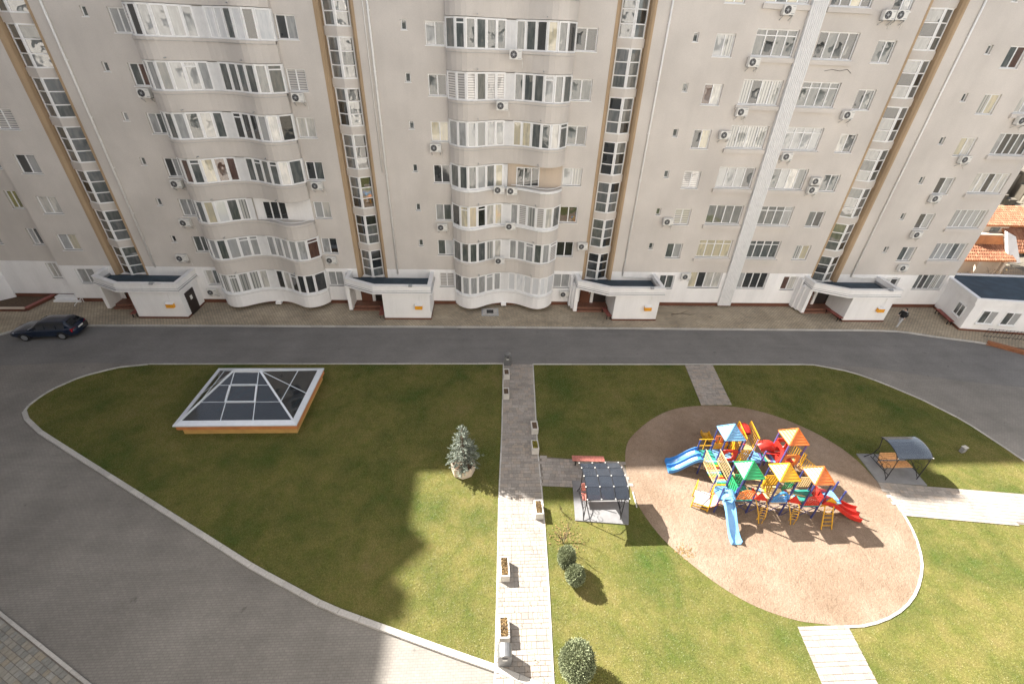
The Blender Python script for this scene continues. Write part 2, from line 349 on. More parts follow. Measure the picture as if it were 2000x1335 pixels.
lawn_left = px([(290, 713), (230, 719), (160, 737), (100, 763), (60, 790), (49, 805), (52, 818), (80, 845), (150, 890), (300, 985), (500, 1112), (640, 1187), (770, 1235), (880, 1275), (975, 1308)])
path_L = px([(965, 1420), (969, 1300), (973, 1130), (976, 960), (981, 850), (984, 712)])
path_R = px([(1040, 712), (1046, 830), (1050, 893), (1056, 950), (1061, 1010), (1070, 1150), (1079, 1335), (1084, 1420)])
kerb_right = px([(1590, 714), (1660, 727), (1720, 748), (1800, 782), (1880, 822), (1950, 868), (2000, 902)])
lawnL = [(1.41, 27.6)]+lawn_left+path_L[1:]
lawnR = path_R[::-1]+[]
lawnR = [path_R[0]]+[(15.3, 27.48), (21.9, 27.44)]+kerb_right+[(33.2, 14), (32.6, 10), (30, 6.5), (26, 4.2), (20, 3.4), (10, 4.0), (2.6, 6.6)]+path_R[::-1][:-1]
struct('lawn', poly_sheet(lawnL, .065), 'lawn_soil'); struct('lawn', poly_sheet(lawnR, .065), 'lawn_soil')
sand_poly = px([(1220, 905), (1222, 870), (1235, 850), (1270, 820), (1310, 800), (1360, 793), (1430, 794), (1480, 803), (1540, 822), (1610, 855), (1670, 895), (1720, 950), (1760, 1000), (1785, 1045), (1798, 1090), (1798, 1120), (1785, 1165), (1750, 1200), (1700, 1220), (1660, 1225), (1600, 1219), (1551, 1213), (1470, 1185), (1400, 1143), (1340, 1095), (1290, 1052), (1245, 990), (1225, 940)])
def smooth_loop(p, it=2):
    for _ in range(it):
        q = []
        for i in range(len(p)):
            a, b = p[i], p[(i+1) % len(p)]; q += [(a[0]*.75+b[0]*.25, a[1]*.75+b[1]*.25), (a[0]*.25+b[0]*.75, a[1]*.25+b[1]*.75)]
        p = q
    return p
sand_s = smooth_loop(sand_poly, 2)
struct('sand_ground', poly_sheet(sand_s, .078), 'sand')

# ---- kerbs: every stone its own piece
KS = bevel_box_mesh('kerb_stone', 'kerb_stone', .05)
def kerb(pts, wd, z0, ht, ln, name='kerb', mesh=KS, side=0.0, bed=True):
    pts = [Vector((p[0], p[1], 0)) for p in pts]
    mb = MB()
    for a, b in zip(pts, pts[1:]):
        d = (b-a).normalized(); n = Vector((-d.y, d.x, 0)); A = a+n*side; B = b+n*side
        mb.quad((*(A-n*wd*.45).xy, z0+ht*.7), (*(B-n*wd*.45).xy, z0+ht*.7), (*(B+n*wd*.45).xy, z0+ht*.7), (*(A+n*wd*.45).xy, z0+ht*.7))
    root = struct(name, mb, 'joint')
    seg = [(b-a).length for a, b in zip(pts, pts[1:])]; tot = sum(seg); n = max(1, int(round(tot/ln)))
    def at(s):
        i = 0
        while i < len(seg)-1 and s > seg[i]: s -= seg[i]; i += 1
        return pts[i].lerp(pts[i+1], min(1, s/seg[i]))
    for k in range(n):
        a, b = at(tot*k/n), at(tot*(k+1)/n); d = b-a
        if d.length < 1e-3: continue
        nn = Vector((-d.y, d.x, 0)).normalized(); c = (a+b)/2+nn*side
        put('kerb_stone', mesh, root, (c.x, c.y, z0+rnd.uniform(-.004, .004)), math.atan2(d.y, d.x), (d.length-.012, wd, ht))
    return root
kerb([p for p in far_line if -41 < p[0] < 45], .13, 0, .125, 1.0)
kerb([(1.41, 27.62), (-24.15, 27.62)], .11, 0, .11, 1.0)
kerb(smooth_loop(lawn_left, 0)[:6], .13, 0, .115, .6)
kerb(lawn_left[5:]+px([(1030, 1332), (1062, 1345)]), .25, 0, .135, 1.0, side=.0)
kerb([(3.58, 27.56), (25.6, 27.50)]+kerb_right, .11, 0, .11, 1.0)
kerb(path_L, .08, .05, .055, .8, side=.03); kerb(path_R, .08, .05, .055, .8, side=.03)
i0 = sand_s.index(min(sand_s, key=lambda p: (p[0]-22.4)**2+(p[1]-15.2)**2)); i1 = sand_s.index(min(sand_s, key=lambda p: (p[0]-15.5)**2+(p[1]-8.76)**2))
kerb(sand_s[i0:i1+1], .10, .05, .06, .7, side=.03)
kerb([p for p in sand_s if p[1] < 21.6 and p[0] < 11.2 and p[1] > 17.9][::1], .07, .05, .045, .6) if False else None

# ---- paths with pavers
PV = bevel_box_mesh('paver', 'path_paver', .03)
def inter(poly, y):
    for a, b in zip(poly, poly[1:]):
        if (a[1]-y)*(b[1]-y) <= 0 and a[1] != b[1]: return a[0]+(b[0]-a[0])*(y-a[1])/(b[1]-a[1])
    return None
def paver_path(name, edgeL, edgeR, y0, y1, z, limit=290, sizes=(.20, .30, .42), row=.215, mat='path_paver', pm=PV, skew=0.0):
    base = MB(); ys = np.linspace(y0, y1, 24); prev = None
    for y in ys:
        a, b = inter(edgeL, y), inter(edgeR, y)
        if a is None or b is None: continue
        if prev: base.quad((prev[0], prev[2], z), (prev[1], prev[2], z), (b, y, z), (a, y, z))
        prev = (a, b, y)
    root = struct(name, base, 'joint'); rest = MB(); cnt = 0; y = y0
    while y < y1-.02:
        h = min(row*rnd.choice((.75, 1, 1, 1.25)), y1-y); yc = y+h/2; a, b = inter(edgeL, yc), inter(edgeR, yc)
        if a is not None and b is not None:
            x = a
            while x < b-.03:
                wd = rnd.choice(sizes)
                if b-(x+wd) < .14: wd = b-x
                cx = x+wd/2; zt = z+.002; ht = .018+rnd.uniform(0, .006)
                if cnt < limit:
                    put('paver', pm, root, (cx, yc, zt), 0, (wd-.014, h-.014, ht)); cnt += 1
                else:
                    rest.box(cx-wd/2+.007, yc-h/2+.007, zt, cx+wd/2-.007, yc+h/2-.007, zt+ht)
                x += wd
        y += h
    if rest.f:
        o = part('pavers', rest, mat, root); o['kind'] = 'stuff'
    return root
paver_path('path', path_L[::-1], path_R, 6.1, 27.55, .078)
paver_path('path', px([(1337, 714), (1369, 793)]), px([(1391, 714), (1430, 795)]), 22.85, 27.42, .084, limit=80)
paver_path('path', px([(1551, 1213), (1603, 1335), (1640, 1420)]), px([(1655, 1224), (1712, 1335), (1750, 1420)]), 5.6, 9.0, .084)
def quad_path(name, poly, z, row=.22, limit=250, ang=0.0):
    """pavers over a convex patch, rows along the patch's own direction"""
    root = struct(name, poly_sheet(poly, z), 'joint'); rest = MB(); cnt = 0; ca, sa = math.cos(ang), math.sin(ang)
    loc = [(x*ca+y*sa, -x*sa+y*ca) for x, y in poly]
    v0, v1 = min(p[1] for p in loc), max(p[1] for p in loc); u0_, u1_ = min(p[0] for p in loc), max(p[0] for p in loc); v = v0
    while v < v1:
        u = u0_+rnd.uniform(-.3, 0)
        while u < u1_:
            wd = rnd.choice((.2, .3, .42)); cu, cv = u+wd/2, v+row/2; cx, cy = cu*ca-cv*sa, cu*sa+cv*ca
            if inside(poly, cx, cy):
                if cnt < limit: put('paver', PV, root, (cx, cy, z+.002), ang, (wd-.014, row-.014, .02+rnd.uniform(0, .005))); cnt += 1
                else:
                    a, b_ = Vector((ca, sa, 0))*(wd/2-.007), Vector((-sa, ca, 0))*(row/2-.007); c_ = Vector((cx, cy, z+.002)); t_ = Vector((0, 0, .02))
                    rest.hexa([c_-a-b_, c_+a-b_, c_+a+b_, c_-a+b_, c_-a-b_+t_, c_+a-b_+t_, c_+a+b_+t_, c_-a+b_+t_])
            u += wd
        v += row
    if rest.f:
        o = part('pavers', rest, 'path_paver', root); o['kind'] = 'stuff'
    return root
quad_path('path', [(3.12, 16.40), (4.85, 16.22), (8.05, 16.3), (8.1, 17.9), (3.14, 18.46)], .084, ang=math.radians(-4))
quad_path('path', [(22.30, 14.02), (28.43, 13.34), (34, 12.8), (34, 14.7), (30.43, 15.25), (22.42, 16.2)], .084, ang=math.radians(-7.4))
# slabs under the two garden seats
struct('concrete_slab', MB().prism([(4.62, 14.15), (7.31, 13.85), (7.95, 16.25), (7.9, 16.6), (4.85, 16.65), (4.82, 16.2)], .05, .13), 'slab')
struct('concrete_slab', MB().prism([(22.64, 18.35), (22.43, 16.22), (25.15, 15.92), (25.4, 18.2)], .05, .125), 'slab')
# corner pavement in the lower left with its coarse setts
c0, c1 = Vector((*onZ(0, 1197)[:2], 0)), Vector((*onZ(172, 1335)[:2], 0)); dc = (c1-c0).normalized(); ncr = Vector((-dc.y, dc.x, 0))
if ncr.y > 0: ncr = -ncr
cA, cB = c0-dc*6, c1+dc*5
cor = struct('pavement', MB().prism([(cA.x, cA.y), (cA+ncr*9).xy[:], (cB+ncr*9).xy[:], (cB.x, cB.y)], -.01, .09), 'joint')
kerb([cA.xy, cB.xy], .12, 0, .125, 1.0)
CP = bevel_box_mesh('paver', 'corner_paver', .05); rest = MB(); cnt = 0; L_ = (cB-cA).length; t_ = .10
while t_ < 6.5:
    s_ = rnd.uniform(0, .2)
    while s_ < L_-.1:
        wd = rnd.choice((.20, .26, .30)); c = cA+dc*(s_+wd/2)+ncr*(t_+.11)
        u, v, dpt = 0, 0, 0
        P_ = np.array([c.x, c.y, -CAM_H]); dpt = P_@fw; u = 1000+F_PX*(P_@rr)/dpt; v = 667.5-F_PX*(P_@uu)/dpt
        if -40 < u < 240 and v < 1400:
            put('paver', CP, cor, (c.x, c.y, .088), math.atan2(dc.y, dc.x), (wd-.016, .205, .022+rnd.uniform(0, .008))); cnt += 1
        s_ += wd
    t_ += .22

# ================================================================== THE LONG APARTMENT BUILDING
YF = 36.7; ROOF = 32.2
B = thing('apartment_building', (4, YF, 0), 'long grey rendered apartment block with rows of white windows and white ground floor', 'building')
def wall_open(x0, x1, z0, z1, Y, ops, depth):
    mb = MB(); xs = sorted({x0, x1, *[v for o in ops for v in (o[0], o[1]) if x0 < v < x1]}); zs = sorted({z0, z1, *[v for o in ops for v in (o[2], o[3]) if z0 < v < z1]})
    for i in range(len(xs)-1):
        for j in range(len(zs)-1):
            cx, cz = (xs[i]+xs[i+1])/2, (zs[j]+zs[j+1])/2
            if any(o[0] < cx < o[1] and o[2] < cz < o[3] for o in ops): continue
            mb.quad((xs[i], Y, zs[j]), (xs[i+1], Y, zs[j]), (xs[i+1], Y, zs[j+1]), (xs[i], Y, zs[j+1]))
    for a, b, c, d in ops:
        mb.quad((a, Y, c), (a, Y, d), (a, Y+depth, d), (a, Y+depth, c)); mb.quad((b, Y, d), (b, Y, c), (b, Y+depth, c), (b, Y+depth, d))
        mb.quad((a, Y, d), (b, Y, d), (b, Y+depth, d), (a, Y+depth, d)); mb.quad((b, Y, c), (a, Y, c), (a, Y+depth, c), (b, Y+depth, c))
    return mb
# window specs: name -> (width, height, mullions, transom)
FR = {}
def win_frame(wd, ht, n, transom):
    key = (round(wd, 3), round(ht, 3), n, transom)
    if key not in FR:
        bw = .075 if wd > .6 else .055
        mb = MB().frame((0, 0), (wd, 0), 0, ht, bw, .07, [i/n for i in range(1, n)], [ht*.76] if transom else [])
        si = MB().box(-.06, -.20, -.05, wd+.06, -.03, 0.0)
        pw = (wd-2*bw)/n
        FR[key] = (mb.mesh('window', 'pvc'), si.mesh('sill', 'pvc'), bw, {})
    return FR[key]
PANE = {}
def pane_mesh(wd, ht, mat):
    k = (round(wd, 3), round(ht, 3), mat)
    if k not in PANE: PANE[k] = MB().pane((-wd/2, 0), (wd/2, 0), 0, ht).mesh('pane', mat)
    return PANE[k]
LOOKS = ['glass_dark']*6+['glass_mid']*8+['glass_curtain']*5+['glass_blind']*8+['glass_cream']*2+['glass_slats']*2+['glass_vertical']*2+['glass_white']+['glass_brown']
def pick(): return rnd.choice(LOOKS)
ledge_mesh = {}
def window(parent, x, z, wd, ht, n, Y=YF, transom=False, look=None, depth=.16, ledge=False):
    fm, sm, bw, _ = win_frame(wd, ht, n, transom)
    b = WL[parent.name]
    o = put('window', fm, parent, (x-b[0], Y+depth-b[1], z-b[2]))
    put('sill', sm, o)
    main = look or pick()
    for i in range(n):
        mt = main if rnd.random() < .66 else pick()
        if look and rnd.random() < .8: mt = look
        pw = wd/n; a = bw if i == 0 else bw*.55; c = bw if i == n-1 else bw*.55
        cx = i*pw+(a+pw-c)/2
        h0 = ht*.76-bw*.4 if transom else ht-bw
        put('pane', pane_mesh(pw-a-c+.01, h0-bw+.01, mt), o, (cx, .01, bw-.005))
        if transom: put('pane', pane_mesh(pw-a-c+.01, ht-bw-h0-bw*.8+.01, mt), o, (cx, .012, h0+bw*.8-.005))
    if ledge:
        k = round(wd, 3)
        if k not in ledge_mesh: ledge_mesh[k] = MB().box(-.16, -.34, -.34, wd+.16, -.162, -.055).mesh('ledge', 'grey_plaster')
        put('ledge', ledge_mesh[k], o)
    return o
def building_section(x0, x1, cols, small_x=None, bays=None, kmax=8, Y=YF, whiteonly=False):
    """cols: (x, w, zoff, h, panes, transom, ledge)"""
    ops_g, ops_w = [], []
    wins = []
    for k in range(kmax):
        for cdef in cols:
            x, wd, zo, ht, n, tr, le = cdef[:7]
            z = zo+3*k; (ops_w if k == 0 else ops_g).append((x, x+wd, z, z+ht)); wins.append((x, z, wd, ht, n, tr and rnd.random() < .55, le and k > 0, k))
        if small_x is not None and k > 0:
            z = 2.65+3*k; ops_g.append((small_x, small_x+.36, z-3 if False else z, z+.56)); wins.append((small_x, z, .36, .56, 1, False, False, k))
    part('wall', wall_open(x0, x1, 3.53, ROOF, Y, ops_g, .24), 'grey_plaster', B)
    part('ground_floor_wall', wall_open(x0, x1, .47, 3.53, Y-.02, ops_w, .26), 'white_plaster', B)
    mb = MB().box(x0, Y+.03, 0, x1, Y+.4, .469); part('plinth', mb, 'brown_plinth', B)
    for x, z, wd, ht, n, tr, le, k in wins:
        lk = None
        if n == 1: lk = 'glass_mid'
        window(B, x, z, wd, ht, n, Y, tr, lk, ledge=le, depth=.16)
T2 = lambda x, wd=1.35: (x, wd, 1.85, 1.36, 2, False, False)
building_section(-35.27, -31.1, [T2(-34.2, 1.45)])
building_section(-28.4, -11.0, [T2(-23.8, 1.16), T2(-13.58, 1.30)], -25.43)
building_section(-8.45, 8.6, [T2(-4.0, 1.30), T2(6.07, 1.48)], -5.55)
building_section(11.25, 29.75, [T2(15.70), (18.45, 2.95, 1.98, 1.60, 4, True, True), (22.9, 2.85, 1.95, 1.62, 4, True, True), T2(27.25)], 14.1)
building_section(32.45, 43.6, [T2(37.08, 1.34), (40.05, 2.95, 2.02, 1.60, 5, False, True)], 35.4)
# set-back left part
ops = [(-37.05, -36.2, 1.95+3*k, 3.35+3*k) for k in range(1, 8)]+[(-40.3, -39.4, 1.95+3*k, 3.35+3*k) for k in range(1, 8)]
part('wall', wall_open(-41, -35.27, 3.53, ROOF, 37.5, ops, .24), 'grey_plaster', B)
part('ground_floor_wall', wall_open(-41, -35.27, .47, 3.53, 37.48, [(-37.05, -36.2, 1.95, 3.35)], .26), 'white_plaster', B)
part('plinth', MB().box(-41, 37.53, 0, -35.27, 37.8, .469), 'brown_plinth', B)
part('wall', MB().box(-35.27, 36.72, .47, -35.15, 37.8, ROOF), 'grey_plaster', B)
for k in range(8): window(B, -37.05, 1.95+3*k, .85, 1.4, 2, 37.5, look='glass_olive' if k == 2 else ('glass_white' if k == 4 else None))
for k in range(1, 8): window(B, -40.3, 1.95+3*k, .9, 1.4, 2, 37.5)
# back, sides, roof
part('rear_wall', MB().box(-41, 44.6, 0, 43.6, 44.9, ROOF).box(43.3, 36.9, 0, 43.58, 44.6, ROOF), 'grey_plaster', B)
part('roof', MB().box(-41, 37.0, ROOF-.5, 43.6, 44.9, ROOF-.2), 'membrane', B)
part('parapet', MB().box(-35.27, YF+.02, ROOF-.3, 43.6, YF+.3, ROOF), 'grey_plaster', B)

# ---- stair shafts
STAIRS = [-29.75, -9.72, 9.92, 31.1]
for si, c in enumerate(STAIRS):
    lo, hi = [(-31.1, -28.4), (-11.0, -8.45), (8.6, 11.25), (29.75, 32.45)][si]; c = (lo+hi)/2
    yb = YF+.55
    sh = MB().quad((lo, YF, 2.6), (lo, yb, 2.6), (lo, yb, ROOF), (lo, YF, ROOF)).quad((hi, YF, ROOF), (hi, yb, ROOF), (hi, yb, 2.6), (hi, YF, 2.6)).quad((lo, yb, 2.6), (hi, yb, 2.6), (hi, yb, ROOF), (lo, yb, ROOF))
    # rounded ochre jambs either side of the glass
    shaft = part('stair_shaft', sh, 'ochre_plaster', B)
    jw = .30
    part('jamb', MB().prism([(lo, YF-.02), (lo+jw*.55, YF-.02), (lo+jw, YF+.16), (lo+jw, yb), (lo, yb)], 2.7, ROOF), 'ochre_plaster', shaft)
    part('jamb', MB().prism([(hi, YF-.02), (hi, yb), (hi-jw, yb), (hi-jw, YF+.16), (hi-jw*.55, YF-.02)], 2.7, ROOF), 'ochre_plaster', shaft)
    part('ground_floor_wall', MB().box(lo, YF+.3, .45, hi, YF+.6, 2.7), 'white_plaster', B)
    L0, R0, V = (lo+jw+.12, yb-.06), (hi-jw-.12, yb-.06), (c, YF+.02)
    for k in range(8):
        z0, z1 = 2.69+3*k, 5.16+3*k
        if k < 7 or True:
            part('spandrel', MB().prism([(L0[0]-.1, L0[1]+.05), (L0[0]-.1, L0[1]-.05), (V[0], V[1]-.06), (R0[0]+.1, R0[1]-.05), (R0[0]+.1, R0[1]+.05)], z1, z1+.53), 'grey_plaster', shaft)
        fr = MB(); rows = [z0+(z1-z0)*t for t in (.33, .66)]
        fr.frame(L0, (V[0]-.01, V[1]), z0, z1, .09, .08, trans=rows).frame((V[0]+.01, V[1]), R0, z0, z1, .09, .08, trans=rows)
        wobj = part('stair_window', fr, 'pvc', B)
        lk = 'glass_mid' if k > 4 or si in (0, 3) else 'glass_dark'
        for (a, b_) in ((L0, V), (V, R0)):
            va, vb = Vector(a), Vector(b_); d = vb-va
            for r_i in range(3):
                za, zb = z0+(z1-z0)*r_i*.33, z0+(z1-z0)*(r_i+1)*.33
                p, q = va+d*.05, va+d*.95
                mt = rnd.choice(['glass_stair', 'glass_stair', 'glass_stair', 'glass_dark', lk])
                part('pane', MB().pane((p.x, p.y+.01), (q.x, q.y+.01), za+.05, zb-.01), mt, wobj)
    # stair head on the roof
    hh = (36.0, 36.6, 35.2, 35.6)[si]
    part('stair_head', MB().box(lo-.3, YF+.1, ROOF-.2, hi+.3, YF+5, hh), 'grey_plaster', B)
# ---- ribbed white service column
colm = MB()
for i in range(8):
    t0, t1 = i/8+.012, (i+1)/8-.012
    a0, a1 = 21.75+1.2*t0, 21.75+1.2*t1; b0, b1 = 21.45+1.05*t0, 21.45+1.05*t1
    colm.hexa([(a0, YF-.27, .3), (a1, YF-.27, .3), (a1, YF-.03, .3), (a0, YF-.03, .3), (b0, YF-.27, ROOF), (b1, YF-.27, ROOF), (b1, YF-.03, ROOF), (b0, YF-.03, ROOF)])
colm.hexa([(21.75, YF-.22, .3), (22.95, YF-.22, .3), (22.95, YF-.024, .3), (21.75, YF-.024, .3), (21.45, YF-.22, ROOF), (22.5, YF-.22, ROOF), (22.5, YF-.024, ROOF), (21.45, YF-.024, ROOF)])
part('service_column', colm, 'siding', B)
# ---- downpipes
for xp, zb in ((-27.55, 3.5), (-7.55, 3.1), (12.22, 3.2), (33.5, 3.3)):
    pp = MB().tube([(xp, YF-.09, zb), (xp, YF-.09, ROOF)], .07, 8)
    o = part('downpipe', pp, 'pipe_white', B, True)
    for k in range(1, 10): part('bracket', MB().box(xp-.09, YF-.10, 3.4*k+1.2, xp+.09, YF-.0, 3.4*k+1.26), 'pipe_white', o)
part('downpipe', MB().tube([(-7.85, YF-.07, 11.6), (-7.85, YF-.07, ROOF)], .035, 6), 'pipe_white', B, True)
part('downpipe', MB().tube([(33.5, YF-.1, 3.3), (34.6, YF-.1, 3.2), (38.2, YF-.1, 3.15)], .045, 6), 'pipe_white', B, True)
part('downpipe', MB().tube([(12.22, YF-.1, 3.25), (12.3, YF-.1, 3.02), (14.9, YF-.1, 2.95)], .045, 6), 'pipe_white', B, True)

# ---- curved bays
PROF = [(0, .38), (.35, .90), (.72, 1.22), (1.1, 1.40), (1.45, 1.45), (1.85, 1.37), (2.2, 1.18), (2.6, .92), (2.95, .70), (3.3, .52), (3.65, .40), (4.05, .33), (4.45, .30)]
def depth_at(s):
    for (a, da), (b_, db) in zip(PROF, PROF[1:]):
        if a <= s <= b_: return da+(db-da)*(s-a)/(b_-a)
    return .5
def bay_points(x0, x1, inset=0.0):
    """plan outline left wall -> right wall"""
    xm = (x0+x1)/2; half = xm-x0; f = half/4.45
    left = [(x0+s*f, YF-d+inset) for s, d in PROF]; right = [(x1-s*f, YF-d+inset) for s, d in PROF]
    return left, right, xm, f
BR = {('B', 3, 0): 'glass_brown', ('B', 3, 1): 'glass_mid', ('B', 4, 0): 'glass_mid', ('B', 4, 1): 'glass_dark', ('B', 5, 0): 'glass_blind', ('B', 5, 1): 'glass_mid', ('B', 6, 0): 'glass_blind', ('B', 6, 1): 'glass_white', ('B', 1, 0): 'glass_blind', ('B', 1, 1): 'glass_blind', ('B', 0, 0): 'glass_vertical', ('C', 6, 0): 'glass_mid', ('C', 6, 1): 'glass_mid', ('C', 5, 0): 'glass_slats', ('C', 5, 1): 'glass_mid', ('C', 4, 0): 'glass_blind', ('C', 4, 1): 'glass_mid', ('C', 3, 0): 'glass_mid', ('C', 2, 0): 'glass_cream', ('C', 1, 1): 'glass_blind', ('C', 0, 1): 'glass_white', ('C', 0, 0): 'glass_blind'}
OPEN = {('B', 2, 1), ('C', 3, 1)}
for sec, (x0, x1) in dict(B=(-22.55, -13.66), C=(-2.62, 6.0)).items():
    left, right, xm, f = bay_points(x0, x1)
    outline = left+right[::-1][1:]
    for k in range(8):
        zb, zt = (.5+3*k if k else .47), 1.72+3*k
        mb = MB(); n = len(outline); inn = [(x, y+.12) for x, y in outline]
        ring = [(x0, YF-.03)]+outline+[(x1, YF-.03)]
        mb.prism(ring[::-1][::-1], zb, zt)
        par = part('balcony_parapet', mb, 'white_plaster' if k == 0 else 'grey_plaster', B)
        lm = MB()
        for (a, b_) in zip(outline, outline[1:]):
            lm.hexa([(a[0], a[1]-.09, zt-.14), (b_[0], b_[1]-.09, zt-.14), (b_[0], b_[1]+.16, zt-.14), (a[0], a[1]+.16, zt-.14), (a[0], a[1]-.09, zt+.025), (b_[0], b_[1]-.09, zt+.025), (b_[0], b_[1]+.16, zt+.025), (a[0], a[1]+.16, zt+.025)])
        dl = MB()
        for (a, b_) in zip(outline, outline[1:]): dl.hexa([(a[0], a[1]-.075, zt-.165), (b_[0], b_[1]-.075, zt-.165), (b_[0], b_[1]+.05, zt-.165), (a[0], a[1]+.05, zt-.165), (a[0], a[1]-.075, zt-.141), (b_[0], b_[1]-.075, zt-.141), (b_[0], b_[1]+.05, zt-.141), (a[0], a[1]+.05, zt-.141)])
        part('dark_strip', dl, 'grey_metal', par)  # thin dark strip along the underside of the ledge
        part('ledge', lm, 'pvc' if rnd.random() < .22 or k == 0 else 'grey_plaster', par)
        if k:
            for xs_ in (x0+2.1, x1-2.1): part('drain_spout', MB().tube([(xs_, YF-1.0, zb+.16), (xs_, YF-1.48, zb+.13)], .035, 6), 'grey_metal', par)
        for side in (0, 1):
            pts = left if side == 0 else right
            st = [0, .68, 1.36, 2.05, 2.75, 3.45, 4.12]
            sg = 1 if side == 0 else -1; xo = x0 if side == 0 else x1
            gp = [(xo+sg*s*f, YF-depth_at(s)+.07) for s in st]
            chain = [(xo, YF-.05)]+gp
            if side == 1: chain = [(x, y) for x, y in chain]
            g0, g1 = zt+.03, 3.47+3*k
            if (sec, k, side) in OPEN:
                # open balcony: recessed window and door in the house wall
                xa, xb = (xo, xm) if side == 0 else (xm, xo)
                part('balcony_wall', MB().box(xa+.05, YF-.06, zt-1.1, xb-.05, YF-.03, g1), 'white_plaster' if sec == 'B' else 'beige_plaster', par)
                wo = part('balcony_window', MB().frame((xa+.7, YF-.11), (xa+2.5, YF-.11), zt+.05, g1-.25, .07, .08, [.33, .66]), 'pvc', B)
                for i in range(3): part('pane', MB().pane((xa+.75+.6*i, YF-.10), (xa+1.25+.6*i, YF-.10), zt+.12, g1-.32), 'glass_dark', wo)
                rail = MB()
                for a, b_ in zip(gp, gp[1:]): rail.bar((*a, zt+.2), (*b_, zt+.2), .04, .04)
                part('handrail', rail, 'pvc', par); continue
            segs = list(zip(chain, chain[1:]))
            fm = MB()
            for a, b_ in segs:
                if side == 1: a, b_ = b_, a
                trn = [g0+(g1-g0)*.82] if rnd.random() < .12 else []
                fm.frame(a, b_, g0, g1, .10, .08, trans=trn)
            gl = part('bay_window', fm, 'pvc', B)
            main = BR.get((sec, k, side)) or pick()
            for a, b_ in segs:
                if side == 1: a, b_ = b_, a
                va, vb = Vector(a), Vector(b_); d = (vb-va).normalized()
                p, q = va+d*.09, vb-d*.09
                mt = main if rnd.random() < (.68 if (sec, k, side) in BR else .5) else pick()
                part('pane', MB().pane((p.x, p.y+.008), (q.x, q.y+.008), g0+.06, g1-.06), mt, gl)
            # fluted white panel towards the middle of the bay
            a, b_ = gp[-1], (xm, YF-.30+.07); pm_ = MB(); nn = 4
            for i in range(nn):
                q0 = (a[0]+(b_[0]-a[0])*i/nn, a[1]+(b_[1]-a[1])*i/nn); q1 = (a[0]+(b_[0]-a[0])*(i+.88)/nn, a[1]+(b_[1]-a[1])*(i+.88)/nn)
                if side == 1: q0, q1 = q1, q0
                pm_.pane(q0, q1, g0, g1-.05, .06)
            if side == 1: pm_.pane((b_[0]-.01, b_[1]+.02), (a[0], a[1]+.02), g0, g1-.04, .05)
            else: pm_.pane((a[0], a[1]+.02), (b_[0]+.01, b_[1]+.02), g0, g1-.04, .05)
            part('side_panel', pm_, 'siding', gl)
    part('bay_foot', MB().box(xm-.25, YF-.55, .28, xm+.2, YF-.1, .468), 'white_plaster', B)

# ---- entrance porches (parts of the building)
def porch(c, idx):
    X0, X1, YB = c+1.2, c+5.1, YF-.03
    pr = part('entrance_porch', MB().box(X0, 34.0, .24, X1, YB, 2.66), 'white_plaster', B)
    part('skirting', MB().box(X0-.03, 33.96, .1, X1+.03, YB, .245), 'brown_plinth', pr)
    outer = [(c+5.25, YB), (c+5.25, 33.86), (c+.55, 33.86), (c-1.95, 35.15), (c-1.95, YB)]
    inner = [(c+5.0, YB), (c+5.0, 34.12), (c+.65, 34.12), (c-1.7, 35.33), (c-1.7, YB)]
    def band(out, inn, z0, z1):
        mb = MB()
        for i in range(4):
            a, b_, d, e = out[i], out[i+1], inn[i+1], inn[i]
            mb.hexa([(*a, z0), (*b_, z0), (*d, z0), (*e, z0), (*a, z1), (*b_, z1), (*d, z1), (*e, z1)])
        return mb
    def grow(g): return [(c+5.25+g, YB), (c+5.25+g, 33.86-g), (c+.55-g*.5, 33.86-g), (c-1.95-g, 35.15-g*.6), (c-1.95-g, YB)]
    part('roof_parapet', band(outer, inner, 2.66, 3.30), 'white_plaster', pr)
    part('cornice', band(grow(.10), [(x, y) for x, y in inner], 2.60, 2.73), 'white_plaster', pr)
    part('cornice', band(grow(.05), [(x, y) for x, y in inner], 2.80, 2.88), 'white_plaster', pr)
    part('dark_strip', band(grow(.075), [(x, y) for x, y in inner], 2.732, 2.752), 'grey_metal', pr); part('dark_strip', band(grow(.03), [(x, y) for x, y in inner], 2.882, 2.898), 'grey_metal', pr)  # dark strips drawn in place of shadow lines along the cornice edges
    part('coping', band(grow(.04), [(c+4.96, YB), (c+4.96, 34.16), (c+.67, 34.16), (c-1.66, 35.36), (c-1.66, YB)], 3.302, 3.35), 'pvc', pr)
    part('roof', MB().prism(inner[::-1], 2.62, 2.70), 'membrane', pr)
    part('pilaster', MB().box(c-2.05, 35.2, .3, c-1.75, YB, 2.598).box(c-2.2, 35.75, .3, c-2.051, YB, 2.598).box(c-2.35, 36.2, .3, c-2.201, YB, 3.2), 'white_plaster', pr)
    part('steps', MB().box(c-1.74, 35.75, .1, X0-.01, YB+.25, .42).box(c-1.74, 35.42, .1, X0-.01, 35.748, .26), 'step_tile', pr)
    part('doorway', MB().box(c-1.3, YF+.05, .42, c+1.15, YF+.29, 2.6), 'door_dark', pr)
    dr = part('door', MB().box(c-1.25, YF-.02, .42, c-.35, YF+.045, 2.4), 'brown_plinth', pr)
    part('door_post', MB().box(c-.30, YF-.10, .42, c-.05, YF+.045, 2.6), 'white_plaster', pr)
    part('handle', MB().box(c-.47, YF-.07, 1.3, c-.43, YF-.022, 1.5), 'alloy', dr)
    return X0, X1
gas_names = ['leftmost porch', 'second porch from the left', 'third porch from the left', 'rightmost porch beside the walking person']
